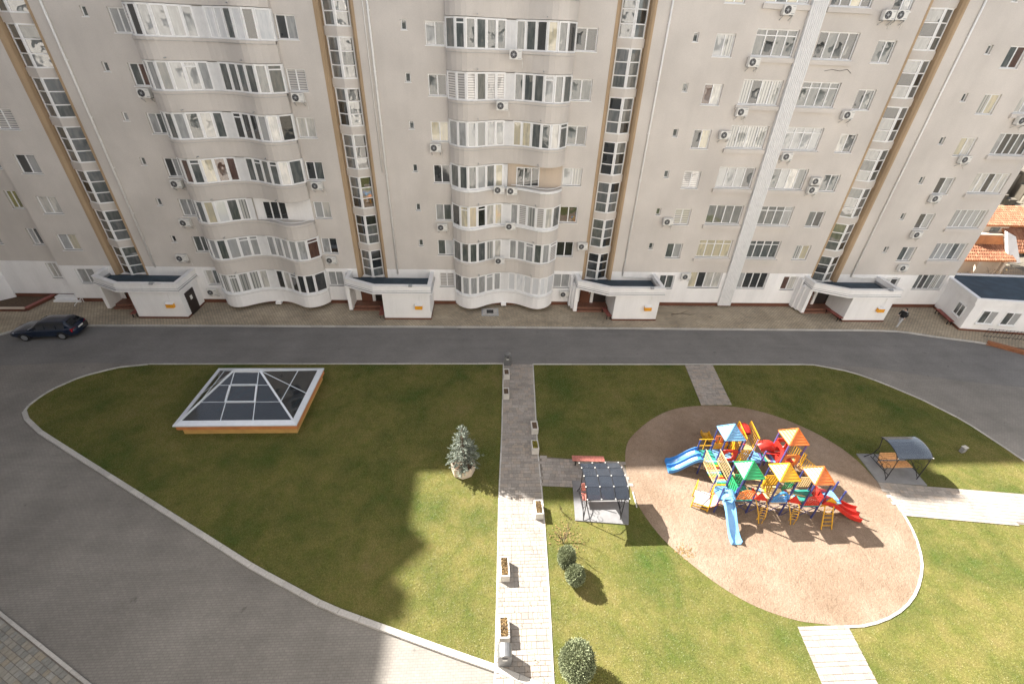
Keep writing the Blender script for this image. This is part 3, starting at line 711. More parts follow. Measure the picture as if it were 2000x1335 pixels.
for i, c in enumerate(STAIRS):
    X0, X1 = porch(c, i)
    b = thing('gas_meter_box', (X1-.95, 33.98, 1.2), 'yellow gas meter box on the white front of the '+gas_names[i], 'meter box', 'yellow boxes on the porches')
    lpart('housing', MB().box(-.3, -.24, 0, .3, -.002, .34).box(-.27, -.26, .03, .27, -.242, .30), 'yellow_box', b)
    lpart('lid', MB().hexa([(-.32, -.27, .345), (.32, -.27, .345), (.32, -.002, .40), (-.32, -.002, .40), (-.32, -.27, .37), (.32, -.27, .37), (.32, -.002, .46), (-.32, -.002, .46)]), 'pvc', b)
    lpart('gas_pipe', MB().tube([(.12, -.08, .42), (.12, -.08, 1.3)], .022, 6).tube([(-.12, -.1, .42), (-.12, -.1, .62), (-.24, -.1, .62)], .02, 6), 'pipe_white', b)
    fl = thing('floodlight', ((X0+X1)/2+(.4, .5, .9, .8)[i], 33.93, 3.35), 'small grey floodlight on the roof edge of the '+gas_names[i], 'floodlight', 'floodlights on the porches')
    lpart('bracket', MB().box(-.03, -.1, 0, .03, .1, .04).box(-.025, -.16, .0, .025, -.1, .12), 'grey_metal', fl)
    lpart('lamp_head', MB().hexa([(-.14, -.34, .02), (.14, -.34, .02), (.14, -.16, .12), (-.14, -.16, .12), (-.14, -.36, .12), (.14, -.36, .12), (.14, -.18, .22), (-.14, -.18, .22)]), 'grey_metal', fl)
# black side door of the leftmost porch
sd = part('side_door', MB().box(STAIRS[0]+5.10, 34.55, .1, STAIRS[0]+5.16, 35.75, 2.1), 'door_dark', B)
part('notice', MB().box(STAIRS[0]+5.162, 35.0, 1.3, STAIRS[0]+5.17, 35.3, 1.65), 'plate', sd)
part('soffit_light', MB().box(15.3, 33.9, .1, 15.31, 33.91, .11), 'pvc', B) if False else None

# ---- air conditioners
ACM = {}
def ac_unit(px_, py_, Y, label, deep=0.0):
    x, _, z = onY(px_, py_, Y-.3)
    o = thing('air_conditioner', (x, Y, z-.27), label, 'air conditioner', 'air conditioners on the facade')
    if not ACM:
        ACM['casing'] = MB().box(-.40, -.42, 0, .40, -.10, .55).mesh('casing', 'ac_white')
        f_ = MB()
        f_.tube([(-.13, -.423, .275), (-.13, -.432, .275)], .225, 20)
        ACM['fan_grille'] = f_.mesh('fan_grille', 'ac_dark')
        h_ = MB().tube([(-.13, -.433, .275), (-.13, -.445, .275)], .07, 12)
        for k in range(6):
            a = k*math.pi/3; h_.bar((-.13, -.437, .275), (-.13+.21*math.cos(a), -.437, .275+.21*math.sin(a)), .012, .012, (0, 1, 0))
        h_.box(.16, -.428, .05, .38, -.4205, .09).box(.16, -.428, .44, .36, -.4205, .47)
        ACM['fan_hub'] = h_.mesh('fan_hub', 'grey_metal')
        ACM['bracket'] = MB().box(-.33, -.40, -.05, -.29, .03, -.004).box(.29, -.40, -.05, .33, .03, -.004).bar((-.31, -.36, -.05), (-.31, .02, -.30), .03, .03).bar((.31, -.36, -.05), (.31, .02, -.30), .03, .03).mesh('bracket', 'grey_metal')
        ACM['hose'] = MB().tube([(.36, -.25, .1), (.48, -.15, .05), (.5, -.05, -.15), (.5, -.02, -.5)], .018, 5).mesh('hose', 'ac_white')
    for k in ('casing', 'fan_grille', 'fan_hub', 'bracket', 'hose'):
        if k == 'bracket' and deep: continue
        put(k, ACM[k], o)
    return o
fl_ = {0: 'ground floor', 1: 'first floor', 2: 'second floor', 3: 'third floor', 4: 'fourth floor', 5: 'fifth floor', 6: 'sixth floor', 7: 'topmost floor in view'}
AC = [(282, 182, 0, 'left end of the left curved balconies, fifth floor'), (345, 359, 0, 'left end of the left curved balconies, third floor'), (362, 435, 0, 'left end of the left curved balconies, second floor'), (355, 504, 0, 'blank wall left of the left curved balconies, alone beside the leftmost porch'), (415, 570, 0, 'white ground floor wall beside the leftmost porch'),
      (582, 191, 0, 'right end of the left curved balconies, fifth floor'), (619, 363, 0, 'right end of the left curved balconies, third floor'), (647, 508, 0, 'right end of the left curved balconies, first floor'),
      (851, 289, 0, 'left window beside the central curved balconies, fourth floor'), (864, 444, 0, 'left window beside the central curved balconies, second floor'),
      (1007, 107, .75, 'middle of the central curved balconies, sixth floor'), (981, 207, .75, 'middle of the central curved balconies, fifth floor'), (975, 371, .75, 'middle of the central curved balconies, left one of a pair'), (1000, 373, .75, 'middle of the central curved balconies, right one of a pair'), (997, 442, .75, 'middle of the central curved balconies, second floor'), (976, 509, .75, 'middle of the central curved balconies, first floor'),
      (1138, 481, 0, 'grey wall left of the third stair shaft'), (1102, 574, 0, 'white ground floor wall right of the central curved balconies'),
      (1472, 122, 0, 'wide window left of the white column, sixth floor'), (1449, 219, 0, 'wide window left of the white column, fifth floor'), (1416, 264, 0, 'wide window left of the white column, fourth floor'), (1305, 433, 0, 'small window near the third stair shaft, second floor'), (1340, 540, 0, 'white ground floor wall between orange curtained windows'),
      (1541, 20, 0, 'top edge of the picture left of the white column'), (1736, 30, 0, 'top edge near the fourth stair shaft, left one of a pair'), (1760, 30, 0, 'top edge near the fourth stair shaft, right one of a pair'), (1656, 225, 0, 'narrow window left of the fourth stair shaft, fifth floor'), (1537, 306, 0, 'wide window right of the white column, fourth floor'), (1594, 354, 0, 'wall right of the white column, upper one of a stacked pair'), (1587, 371, 0, 'wall right of the white column, lower one of a stacked pair'),
      (1885, 312, 0, 'narrow window right of the fourth stair shaft, fourth floor'), (1827, 388, 0, 'narrow window right of the fourth stair shaft, third floor'), (1791, 458, 0, 'narrow window right of the fourth stair shaft, second floor'), (1764, 523, 0, 'narrow window right of the fourth stair shaft, first floor'), (1996, 236, 0, 'right picture edge beside a wide window')]
for a in AC: ac_unit(a[0], a[1], YF-a[2], 'white air conditioner, '+a[3], a[2])
# loose cable on the facade
cb = [onY(x, y, YF-.02) for x, y in ((1610, 139), (1625, 136), (1640, 139), (1655, 136), (1662, 144))]
tag(put('loose_cable', MB().tube(cb, .013, 5).mesh('loose_cable', 'dark_iron')), 'dark loose cable hanging under a window right of the white column', 'cable')
# ================================================================== WINGS AROUND THE COURTYARD
Lw = thing('apartment_wing', (-43, 30, 0), 'tall grey wing with white ground floor at the far left corner', 'building')
lw = MB().prism([(-41.0, 37.44), (-43, 35.6), (-43, -2), (-56, -2), (-56, 52), (-41, 52)], 3.53, 39.4)
lw.prism([(-43, 36.2), (-43, -2), (-56, -2), (-56, 36.2)], 39.4, 41.2); lw.prism([(-43, 35.9), (-43, 34.6), (-46, 34.6), (-46, 35.9)], 41.2, 41.9)  # unseen roof steps, and the gable next, shaped to cast the courtyard's shadow edge
n_ = len(lw.v); lw.v += [(-43, 36.2, 39.4), (-43, 36.2, 41.2), (-43, 38.5, 42.7), (-43, 39.0, 41.2), (-43, 39.6, 39.4), (-50, 36.2, 39.4), (-50, 36.2, 41.2), (-50, 38.5, 42.7), (-50, 39.0, 41.2), (-50, 39.6, 39.4)]
lw.f += [(n_, n_+1, n_+2, n_+3, n_+4), (n_+9, n_+8, n_+7, n_+6, n_+5)]+[(n_+i, n_+5+i, n_+6+i, n_+1+i) for i in range(4)]
part('wall', lw, 'grey_plaster', Lw)
part('ground_floor_wall', MB().prism([(-40.98, 37.43), (-42.98, 35.58), (-42.98, -2), (-55.9, -2), (-55.9, 51.9), (-40.98, 51.9)], .0, 3.53), 'white_plaster', Lw)
part('pilaster', MB().bar((-41.9, 36.55, .05), (-41.9, 36.55, 3.5), .4, .3), 'white_plaster', Lw)
Ob = thing('apartment_building', (0, -1.2, 0), 'cream apartment block opposite, seen only as reflections in the windows', 'building')
ops = []; xx = -39
while xx < 58:
    for k in range(11):
        if abs(xx) < 3.2 and k == 6: continue
        ops.append((xx, xx+1.5, 1.9+3*k, 3.4+3*k))
    xx += 3.4
def wall_north(x0, x1, z0, z1, Y, ops, depth):
    mb = wall_open(x0, x1, z0, z1, Y, ops, -depth); mb.f = [f_[::-1] for f_ in mb.f]; return mb
part('wall', wall_north(-41, 60, 0, 34, -1.2, ops, .3), 'cream_plaster', Ob)
part('glazing', MB().box(-41, -1.6, 0, 60, -1.52, 34), 'glass_blind', Ob)
part('roof', MB().box(-41, -14, 33.6, 60, -1.25, 33.9).box(-41, -14, 0, 60, -13.8, 33.6), 'membrane', Ob)

# ---- annex at the right
An = thing('annex_building', (45, 33, 0), 'low white annex with dark blue flat roof at right end of the block', 'building')
ab = [(43.7, 37.6), (42.3, 32.62), (46.7, 32.02), (53.5, 31.1), (54.5, 37.0)]
def off_poly(p, g):
    cx, cy = sum(a[0] for a in p)/len(p), sum(a[1] for a in p)/len(p); out = []
    for x, y in p:
        d = math.hypot(x-cx, y-cy); out.append((cx+(x-cx)*(1+g/d*1.2), cy+(y-cy)*(1+g/d*1.2)))
    return out
part('wall', MB().prism(ab, .28, 2.75), 'white_plaster', An); part('skirting', MB().prism(off_poly(ab, .05), .08, .285), 'brown_plinth', An)
part('fascia', MB().prism(off_poly(ab, .14), 2.755, 3.12), 'white_plaster', An)
o_, i_ = off_poly(ab, .20), off_poly(ab, -.12); rim = MB()
for i in range(5):
    j = (i+1) % 5; rim.hexa([(*o_[i], 3.12), (*o_[j], 3.12), (*i_[j], 3.12), (*i_[i], 3.12), (*o_[i], 3.32), (*o_[j], 3.32), (*i_[j], 3.32), (*i_[i], 3.32)])
part('roof_rim', rim, 'pvc', An); part('roof', MB().prism(off_poly(ab, -.10), 3.121, 3.19), 'membrane', An)
def plan_window(parent, p0, p1, z0, z1, n, mat, off=.03):
    p0, p1 = Vector(p0), Vector(p1); d = (p1-p0).normalized(); nrm = Vector((d.y, -d.x)); a, b_ = p0+nrm*off, p1+nrm*off
    wo = part('window', MB().frame(a, b_, z0, z1, .06, .08, [i/n for i in range(1, n)]), 'pvc', parent)
    s_ = MB().pane(a+nrm*.08-d*.06, b_+nrm*.08+d*.06, z0-.06, z0, .16); part('sill', s_, 'pvc', wo)
    for i in range(n):
        q0, q1 = a+(b_-a)*(i+.06)/n, a+(b_-a)*(i+.94)/n
        part('pane', MB().pane(q0, q1, z0+.05, z1-.05, .02), mat if isinstance(mat, str) else mat[i % len(mat)], wo)
    return wo
d0 = (Vector(ab[2])-Vector(ab[1])).normalized(); e0 = Vector(ab[1])
plan_window(An, e0+d0*.95, e0+d0*2.25, .95, 2.2, 2, ['glass_mid', 'glass_blind']); plan_window(An, e0+d0*2.85, e0+d0*4.15, .95, 2.2, 2, ['glass_mid', 'glass_blind'])
d1 = (Vector(ab[3])-Vector(ab[2])).normalized(); plan_window(An, Vector(ab[2])+d1*.8, Vector(ab[2])+d1*1.9, 1.05, 2.15, 2, 'glass_dark')
d2 = (Vector(ab[1])-Vector(ab[0])).normalized(); plan_window(An, Vector(ab[0])+d2*3.4, Vector(ab[0])+d2*4.5, 1.0, 2.1, 2, 'glass_mid')
# ---- old house with tiled roofs behind it
Hs = thing('tiled_house', (53, 43, 0), 'old house with orange tiled roofs beyond the right end of the block', 'house')
def tiled(x0, x1, xt0, xt1, y0, z0, y1, z1, name='roof'):
    rf = part(name, MB().hexa([(x0, y0, z0-.12), (x1, y0, z0-.12), (xt1, y1, z1-.12), (xt0, y1, z1-.12), (x0, y0, z0-.02), (x1, y0, z0-.02), (xt1, y1, z1-.02), (xt0, y1, z1-.02)]), 'terracotta', Hs)
    L = math.hypot(y1-y0, z1-z0); rows = max(3, int(L/.34)); mb = MB()
    for r_i in range(rows):
        t0, t1 = r_i/rows, (r_i+1.12)/rows
        ya, za, yb_, zb_ = y0+(y1-y0)*t0, z0+(z1-z0)*t0, y0+(y1-y0)*t1, z0+(z1-z0)*t1
        xa, xb = x0+(xt0-x0)*(t0+.5/rows), x1+(xt1-x1)*(t0+.5/rows); n = int((xb-xa)/.26)
        for i in range(n):
            a, b_ = xa+(xb-xa)*i/n, xa+(xb-xa)*(i+.94)/n; m_ = (a+b_)/2; j = rnd.uniform(-.01, .015)
            p = [(a, ya, za+.02), (m_, ya, za+.10+j), (b_, ya, za+.02), (b_, yb_, zb_-.01), (m_, yb_, zb_+.05+j), (a, yb_, zb_-.01)]
            k = len(mb.v); mb.v += p; mb.f += [(k, k+1, k+4, k+5), (k+1, k+2, k+3, k+4), (k, k+2, k+1)]
    o = part('tiles', mb, 'roof_tile', rf); o['kind'] = 'stuff'
    return rf
part('wall', MB().box(49.6, 42.4, 0, 54.8, 47, 3.0).box(51.2, 43.4, 3.0, 54.2, 47, 5.1).box(52.2, 44.6, 5.1, 62, 50, 5.7), 'beige_plaster', Hs)
tiled(48.9, 55.1, 50.8, 54.8, 41.5, 3.0, 43.2, 4.05); tiled(52.2, 61, 54.9, 62, 44.1, 5.85, 47.2, 7.0); tiled(55.3, 61, 54.4, 61, 42.4, 3.6, 44.4, 5.7)
part('brown_panel', MB().hexa([(50.9, 43.25, 4.06), (54.7, 43.25, 4.06), (54.1, 43.38, 5.0), (51.3, 43.38, 5.0), (50.9, 43.4, 4.06), (54.7, 43.4, 4.06), (54.1, 43.5, 5.0), (51.3, 43.5, 5.0)]), 'terracotta', Hs)
part('dormer_wall', MB().box(52.2, 44.2, 5.05, 55.2, 44.55, 5.72), 'beige_plaster', Hs); part('window', MB().frame((53.2, 44.17), (54.2, 44.17), 5.15, 5.6, .06, .05, [.5]).pane((53.26, 44.18), (54.14, 44.18), 5.2, 5.55), 'glass_mid', Hs)
part('gable_wall', MB().hexa([(54.75, 41.9, 2.7), (55.9, 41.7, 2.7), (55.9, 42.1, 2.7), (54.75, 42.3, 2.7), (53.7, 42.9, 5.6), (54.6, 42.6, 5.2), (54.6, 43.0, 5.2), (53.7, 43.2, 5.6)]), 'white_plaster', Hs)
part('post', MB().box(51.2, 41.6, 0, 51.6, 41.9, 2.9), 'beige_plaster', Hs); part('post', MB().box(54.0, 41.6, 0, 54.3, 41.9, 2.9), 'beige_plaster', Hs)
# rubble and branches behind, and the neighbouring yard wall
yw = thing('yard_wall', (58, 38.6, 0), 'pale rendered yard wall behind the annex roof', 'wall')
part('wall', MB().box(55.3, 38.4, 0, 66, 38.7, 2.3), 'beige_plaster', yw); part('coping', MB().box(55.2, 38.3, 2.3, 66, 38.8, 2.42), 'concrete', yw)
hill = MB(); rr_ = random.Random(3)
for i in range(70):
    cx, cy = rr_.uniform(58, 74), rr_.uniform(50, 60); s_ = rr_.uniform(.4, 1.3); z_ = (cy-49)*.75
    hill.prism([(cx+s_*math.cos(a+rr_.uniform(-.2, .2)), cy+s_*math.sin(a)) for a in [k*math.pi*2/6 for k in range(6)]], 0, max(.5, z_+rr_.uniform(-.5, .8)))
hb = put('rubble_bank', hill.mesh('rubble_bank', 'earth')); hb['kind'] = 'structure'
def bare_branches(mb, base, h, n, r, seed, spread=.6):
    q = random.Random(seed)
    def grow(p, d, ln, rad, lv):
        p = Vector(p); mid = p+d*ln*.5+Vector((q.uniform(-1, 1), q.uniform(-1, 1), 0))*ln*.06; e = p+d*ln
        mb.tube([p, mid, e], [rad, rad*.8, rad*.6], 5, False)
        if lv == 0: return
        for _ in range(q.randint(2, 3)):
            nd = (d+Vector((q.uniform(-1, 1), q.uniform(-1, 1), q.uniform(-.2, .6)))*spread).normalized(); grow(e if q.random() < .6 else mid, nd, ln*q.uniform(.55, .8), rad*.55, lv-1)
    for _ in range(n): grow(base, Vector((q.uniform(-.5, .5), q.uniform(-.5, .5), 1)).normalized(), h*.4, r, 3)
for i, (x, y, h, lb) in enumerate([(51.5, 39.6, 3.0, 'bare twiggy bush under the front eave of the tiled house'), (49.6, 39.8, 2.6, 'dry tangled bush between the block and the tiled house'), (60.5, 48.6, 6.5, 'bare brown tree above the tiled roofs at the right edge')]):
    t_ = thing('bare_tree' if h > 4 else 'bare_bush', (x, y, .1), lb, 'tree' if h > 4 else 'bush'); mb = MB(); bare_branches(mb, (0, 0, 0), h, 5, .05 if h < 4 else .1, 10+i)
    lpart('branches', mb, 'bark', t_)
    lv = MB(); q = random.Random(i)
    for _ in range(160):
        a = Vector((q.gauss(0, .55), q.gauss(0, .55), abs(q.gauss(h*.45, h*.25)))); u = Vector((q.uniform(-1, 1), q.uniform(-1, 1), q.uniform(-.5, .5))).normalized()*.09; v = u.cross(Vector((q.uniform(-1, 1), q.uniform(-1, 1), 1))).normalized()*.06
        lv.quad(a-u, a-v, a+u, a+v)
    lpart('dry_leaves', lv, 'leaf_dry', t_)

# ---- retaining wall with railing at the right edge
rw = thing('retaining_wall', (45.5, 30.2, 0), 'low orange brick retaining wall with iron railing at right picture edge', 'wall')
rp = [onZ(1925, 672)[:2], onZ(2000, 692)[:2], (47.2, 28.9), (50, 28.2)]
part('coping', MB().bar((*rp[0], .33), (*rp[1], .33), .30, .06).bar((*rp[1], .33), (*rp[3], .33), .30, .06), 'brick_red', rw)
for a, b_ in ((rp[0], rp[1]), (rp[1], rp[3])):
    va, vb = Vector((*a, 0)), Vector((*b_, 0)); d = vb-va; n = int(d.length/.26)
    for i in range(n):
        for j in range(4):
            t0 = (i+(.5 if j % 2 else 0))/n; t1 = min(1, t0+.94/n)
            if t0 >= 1: continue
            part('brick', MB().bar((*(va+d*t0).xy, .035+.075*j), (*(va+d*t1).xy, .035+.075*j), .22, .065), 'brick_red', rw)
rl = MB()
for a, b_ in (((43.5, 31.45), (47.5, 30.7)), ((47.5, 30.7), (51, 29.9))):
    for z in (.25, .95): rl.bar((*a, z), (*b_, z), .03, .03)
    for i in range(15):
        t = i/14; x, y = a[0]+(b_[0]-a[0])*t, a[1]+(b_[1]-a[1])*t; rl.bar((x, y, .08), (x, y, 1.0), .018, .018)
part('railing', rl, 'dark_iron', rw)
# ---- left corner: basement ramp, steps, railings
rm = thing('basement_ramp', (-39, 36.3, 0), 'dark red walled basement ramp at the far left corner', 'ramp')
rmp = [onZ(0, 608.5)[:2], onZ(54, 608.5)[:2], onZ(108, 582)[:2], onZ(100, 573)[:2], onZ(52, 573)[:2], onZ(0, 588)[:2]]
def wallline(pts, th, z0, z1):
    mb = MB()
    for a, b_ in zip(pts, pts[1:]): mb.bar((*a, (z0+z1)/2), (*b_, (z0+z1)/2), th, z1-z0)
    return mb
part('wall', wallline([(-43, rmp[0][1]), rmp[1], rmp[2]], .22, .02, .32), 'brown_plinth', rm)
part('coping', wallline([(-43, rmp[0][1]), rmp[1]], .32, .325, .38), 'beige_plaster', rm); part('coping', wallline([rmp[1], rmp[2]], .34, .325, .381), 'bench_red', rm)
part('pit_floor', poly_sheet([(-43, rmp[0][1]), rmp[1], rmp[2], rmp[3], rmp[4], (-43, 37)], .11), 'soil', rm)
part('inner_wall', wallline([rmp[4], rmp[5], (-43.5, 36)], .25, .1, .55), 'brown_plinth', rm)
rl = MB()
ra, rb_ = onZ(-8, 588)[:2], onZ(32, 576)[:2]
for z in (1.0, 1.4, .65): rl.bar((*ra, z), (*rb_, z), .03, .03)
for i in range(7): t = i/6; rl.bar((ra[0]+(rb_[0]-ra[0])*t, ra[1]+(rb_[1]-ra[1])*t, .4), (ra[0]+(rb_[0]-ra[0])*t, ra[1]+(rb_[1]-ra[1])*t, 1.42), .025, .025)
ra, rb_ = onZ(76, 574)[:2], onZ(97, 570)[:2]
for z in (.35, .6, .85): rl.bar((*ra, z), (*rb_, z), .03, .03)
for i in range(4): t = i/3; rl.bar((ra[0]+(rb_[0]-ra[0])*t, ra[1]+(rb_[1]-ra[1])*t, .1), (ra[0]+(rb_[0]-ra[0])*t, ra[1]+(rb_[1]-ra[1])*t, .88), .025, .025)
part('railing', rl, 'dark_iron', rm)
stp = thing('white_steps', (-36, 37, 0), 'two white steps against the wall beside the basement ramp', 'steps')
part('step', MB().box(-37.2, 36.55, .1, -35.0, 37.4, .26), 'pvc', stp); part('step', MB().box(-37.3, 36.95, .261, -35.3, 37.45, .42), 'pvc', stp)
part('handrail', MB().bar((-35.0, 35.9, .2), (-34.75, 36.6, .55), .04, .04).bar((-34.75, 36.6, .55), (-34.75, 36.6, .1), .04, .04).bar((-35.0, 35.9, .2), (-35.0, 35.9, .1), .04, .04), 'pvc', stp)

# ================================================================== THINGS IN THE COURTYARD
# ---- parked car (local frame: +x is the nose)
def lofted(stations, ringf, cap=True):
    mb = MB(); n = None
    for s_ in stations:
        rg = ringf(s_); n = len(rg); mb.v += rg
    for i in range(len(stations)-1):
        for k in range(n-1): o = i*n; mb.f.append((o+k, o+k+1, o+n+k+1, o+n+k))
        mb.f.append((i*n+n-1, i*n, (i+1)*n, (i+1)*n+n-1))
    if cap: mb.f.append(tuple(range(n))[::-1]); mb.f.append(tuple((len(stations)-1)*n+k for k in range(n)))
    return mb
def smoothstep(a, b, t):
    t = max(0, min(1, (t-a)/(b-a))); return t*t*(3-2*t)
car = thing('parked_car', (-33.6, 31.62, .004), 'dark navy hatchback car parked at the kerb by the left end of the block', 'car', rz=math.radians(185.5))
xs = [-2.18, -2.14, -2.0, -1.8, -1.6, -1.3, -1.0, -.6, -.2, .2, .55, .8, 1.1, 1.4, 1.7, 1.95, 2.1, 2.18]
def belt(x): return .94-.10*smoothstep(.4, 2.1, x)-.14*smoothstep(1.6, 2.2, x)+.02*smoothstep(-1, -2, x)-.18*smoothstep(-2.05, -2.19, x)
def half(x): return .86-.10*smoothstep(1.5, 2.2, x)-.07*smoothstep(-1.5, -2.2, x)
def ring_body(x):
    w_, zb_, zt_ = half(x), .22+.10*smoothstep(1.8, 2.2, abs(x)), belt(x)
    r_ = [(x, -w_*.90, zb_), (x, -w_, zb_+.16), (x, -w_, zt_-.16), (x, -w_*.95, zt_-.03), (x, -w_*.78, zt_+.015), (x, 0, zt_+.045)]
    return r_+[(a, -b_, c) for a, b_, c in r_[:-1][::-1]]
body = lpart('body', lofted(xs, ring_body), 'car_paint', car, True)
def roofz(x):
    up = smoothstep(.95, -.05, x); dn = smoothstep(-2.14, -1.62, x); return belt(x)+.02+(.50-.03*abs(x+.4))*min(up, dn)
cx_ = [-2.12, -2.04, -1.95, -1.85, -1.72, -1.6, -1.4, -1.15, -.8, -.4, -.05, .2, .45, .7, .93]
def ring_cab(x, g=0.0):
    zt_ = roofz(x); w_ = half(x)*.93; wt = w_-.20*(zt_-belt(x))/.5; z0 = belt(x)-.03
    r_ = [(x, -w_-g, z0), (x, -(w_*.5+wt*.5)-.03-g, (z0+zt_)/2), (x, -wt-g, zt_-.06), (x, -wt*.86, zt_-.01+g), (x, 0, zt_+.02+g)]
    return r_+[(a, -b_, c) for a, b_, c in r_[:-1][::-1]]
lpart('cabin', lofted(cx_, ring_cab), 'car_paint', car, True)
def cab_patch(x0, x1, k0, k1, g=.006):
    mb = MB(); st = np.linspace(x0, x1, 7)
    R_ = [ring_cab(x, g) for x in st]; n = k1-k0+1
    for r_ in R_: mb.v += r_[k0:k1+1]
    for i in range(len(st)-1):
        for k in range(n-1): mb.f.append((i*n+k, i*n+k+1, (i+1)*n+k+1, (i+1)*n+k))
    return mb
lpart('windscreen', cab_patch(.16, .86, 2, 6), 'car_glass', car); lpart('rear_window', cab_patch(-2.06, -1.74, 2, 6), 'car_glass', car)
for k0, k1 in ((0, 2), (6, 8)):
    for a, b_ in ((-1.62, -1.08), (-1.02, -.32), (-.26, .52)): lpart('side_window', cab_patch(a, b_, k0, k1), 'car_glass', car)
for sx in (1.28, -1.25):
    for sy in (-1, 1):
        t_ = MB(); yo = sy*.80
        t_.lathe((0, 0, 0), [(.0, -.1), (.21, -.1), (.30, -.085), (.315, -.04), (.315, .04), (.30, .085), (.21, .1), (0, .1)], 20)
        t_.v = [(a, c, b_) for a, b_, c in t_.v]; t_.v = [(a+sx, b_+yo, c+.315) for a, b_, c in t_.v]
        wh = lpart('wheel', t_, 'rubber', car, True)
        rm_ = MB().tube([(sx, yo+sy*.085, .315), (sx, yo+sy*.108, .315)], .05, 10)
        for k in range(7):
            a = k*2*math.pi/7; rm_.bar((sx, yo+sy*.10, .315), (sx+.2*math.cos(a), yo+sy*.10, .315+.2*math.sin(a)), .055, .03, (0, 1, 0))
        rm_.tube([(sx, yo+sy*.095, .315), (sx, yo+sy*.104, .315)], .21, 18)
        lpart('rim', rm_, 'alloy', wh)
        ar = MB()
        for k in range(10):
            a0, a1 = math.pi*k/10, math.pi*(k+1)/10; yy = sy*(half(sx)+.004)
            ar.quad((sx+.36*math.cos(a0), yy, .315+.36*math.sin(a0)), (sx+.36*math.cos(a1), yy, .315+.36*math.sin(a1)), (sx, yy, .315), (sx, yy, .315))
        lpart('wheel_arch', ar, 'rubber', car)
for sy in (-1, 1):
    lpart('tail_light', MB().hexa([(-2.155, sy*.46, .62), (-2.155, sy*.76, .62), (-2.0, sy*.83, .62), (-2.0, sy*.5, .62), (-2.165, sy*.48, .84), (-2.13, sy*.76, .86), (-1.97, sy*.83, .87), (-2.0, sy*.5, .85)]), 'lamp_red', car)
    lpart('headlight', MB().hexa([(2.09, sy*.45, .56), (2.06, sy*.74, .58), (1.9, sy*.79, .58), (1.95, sy*.5, .58), (2.06, sy*.45, .70), (2.02, sy*.74, .72), (1.86, sy*.79, .74), (1.9, sy*.5, .74)]), 'lamp_clear', car)
    lpart('mirror', MB().hexa([(.55, sy*.88, .92), (.68, sy*.88, .92), (.70, sy*1.02, .94), (.58, sy*1.02, .94), (.56, sy*.88, 1.05), (.66, sy*.88, 1.04), (.68, sy*1.02, 1.05), (.59, sy*1.02, 1.06)]), 'car_paint', car)
lpart('number_plate', MB().box(-2.205, -.26, .68, -2.185, .26, .79), 'plate', car)

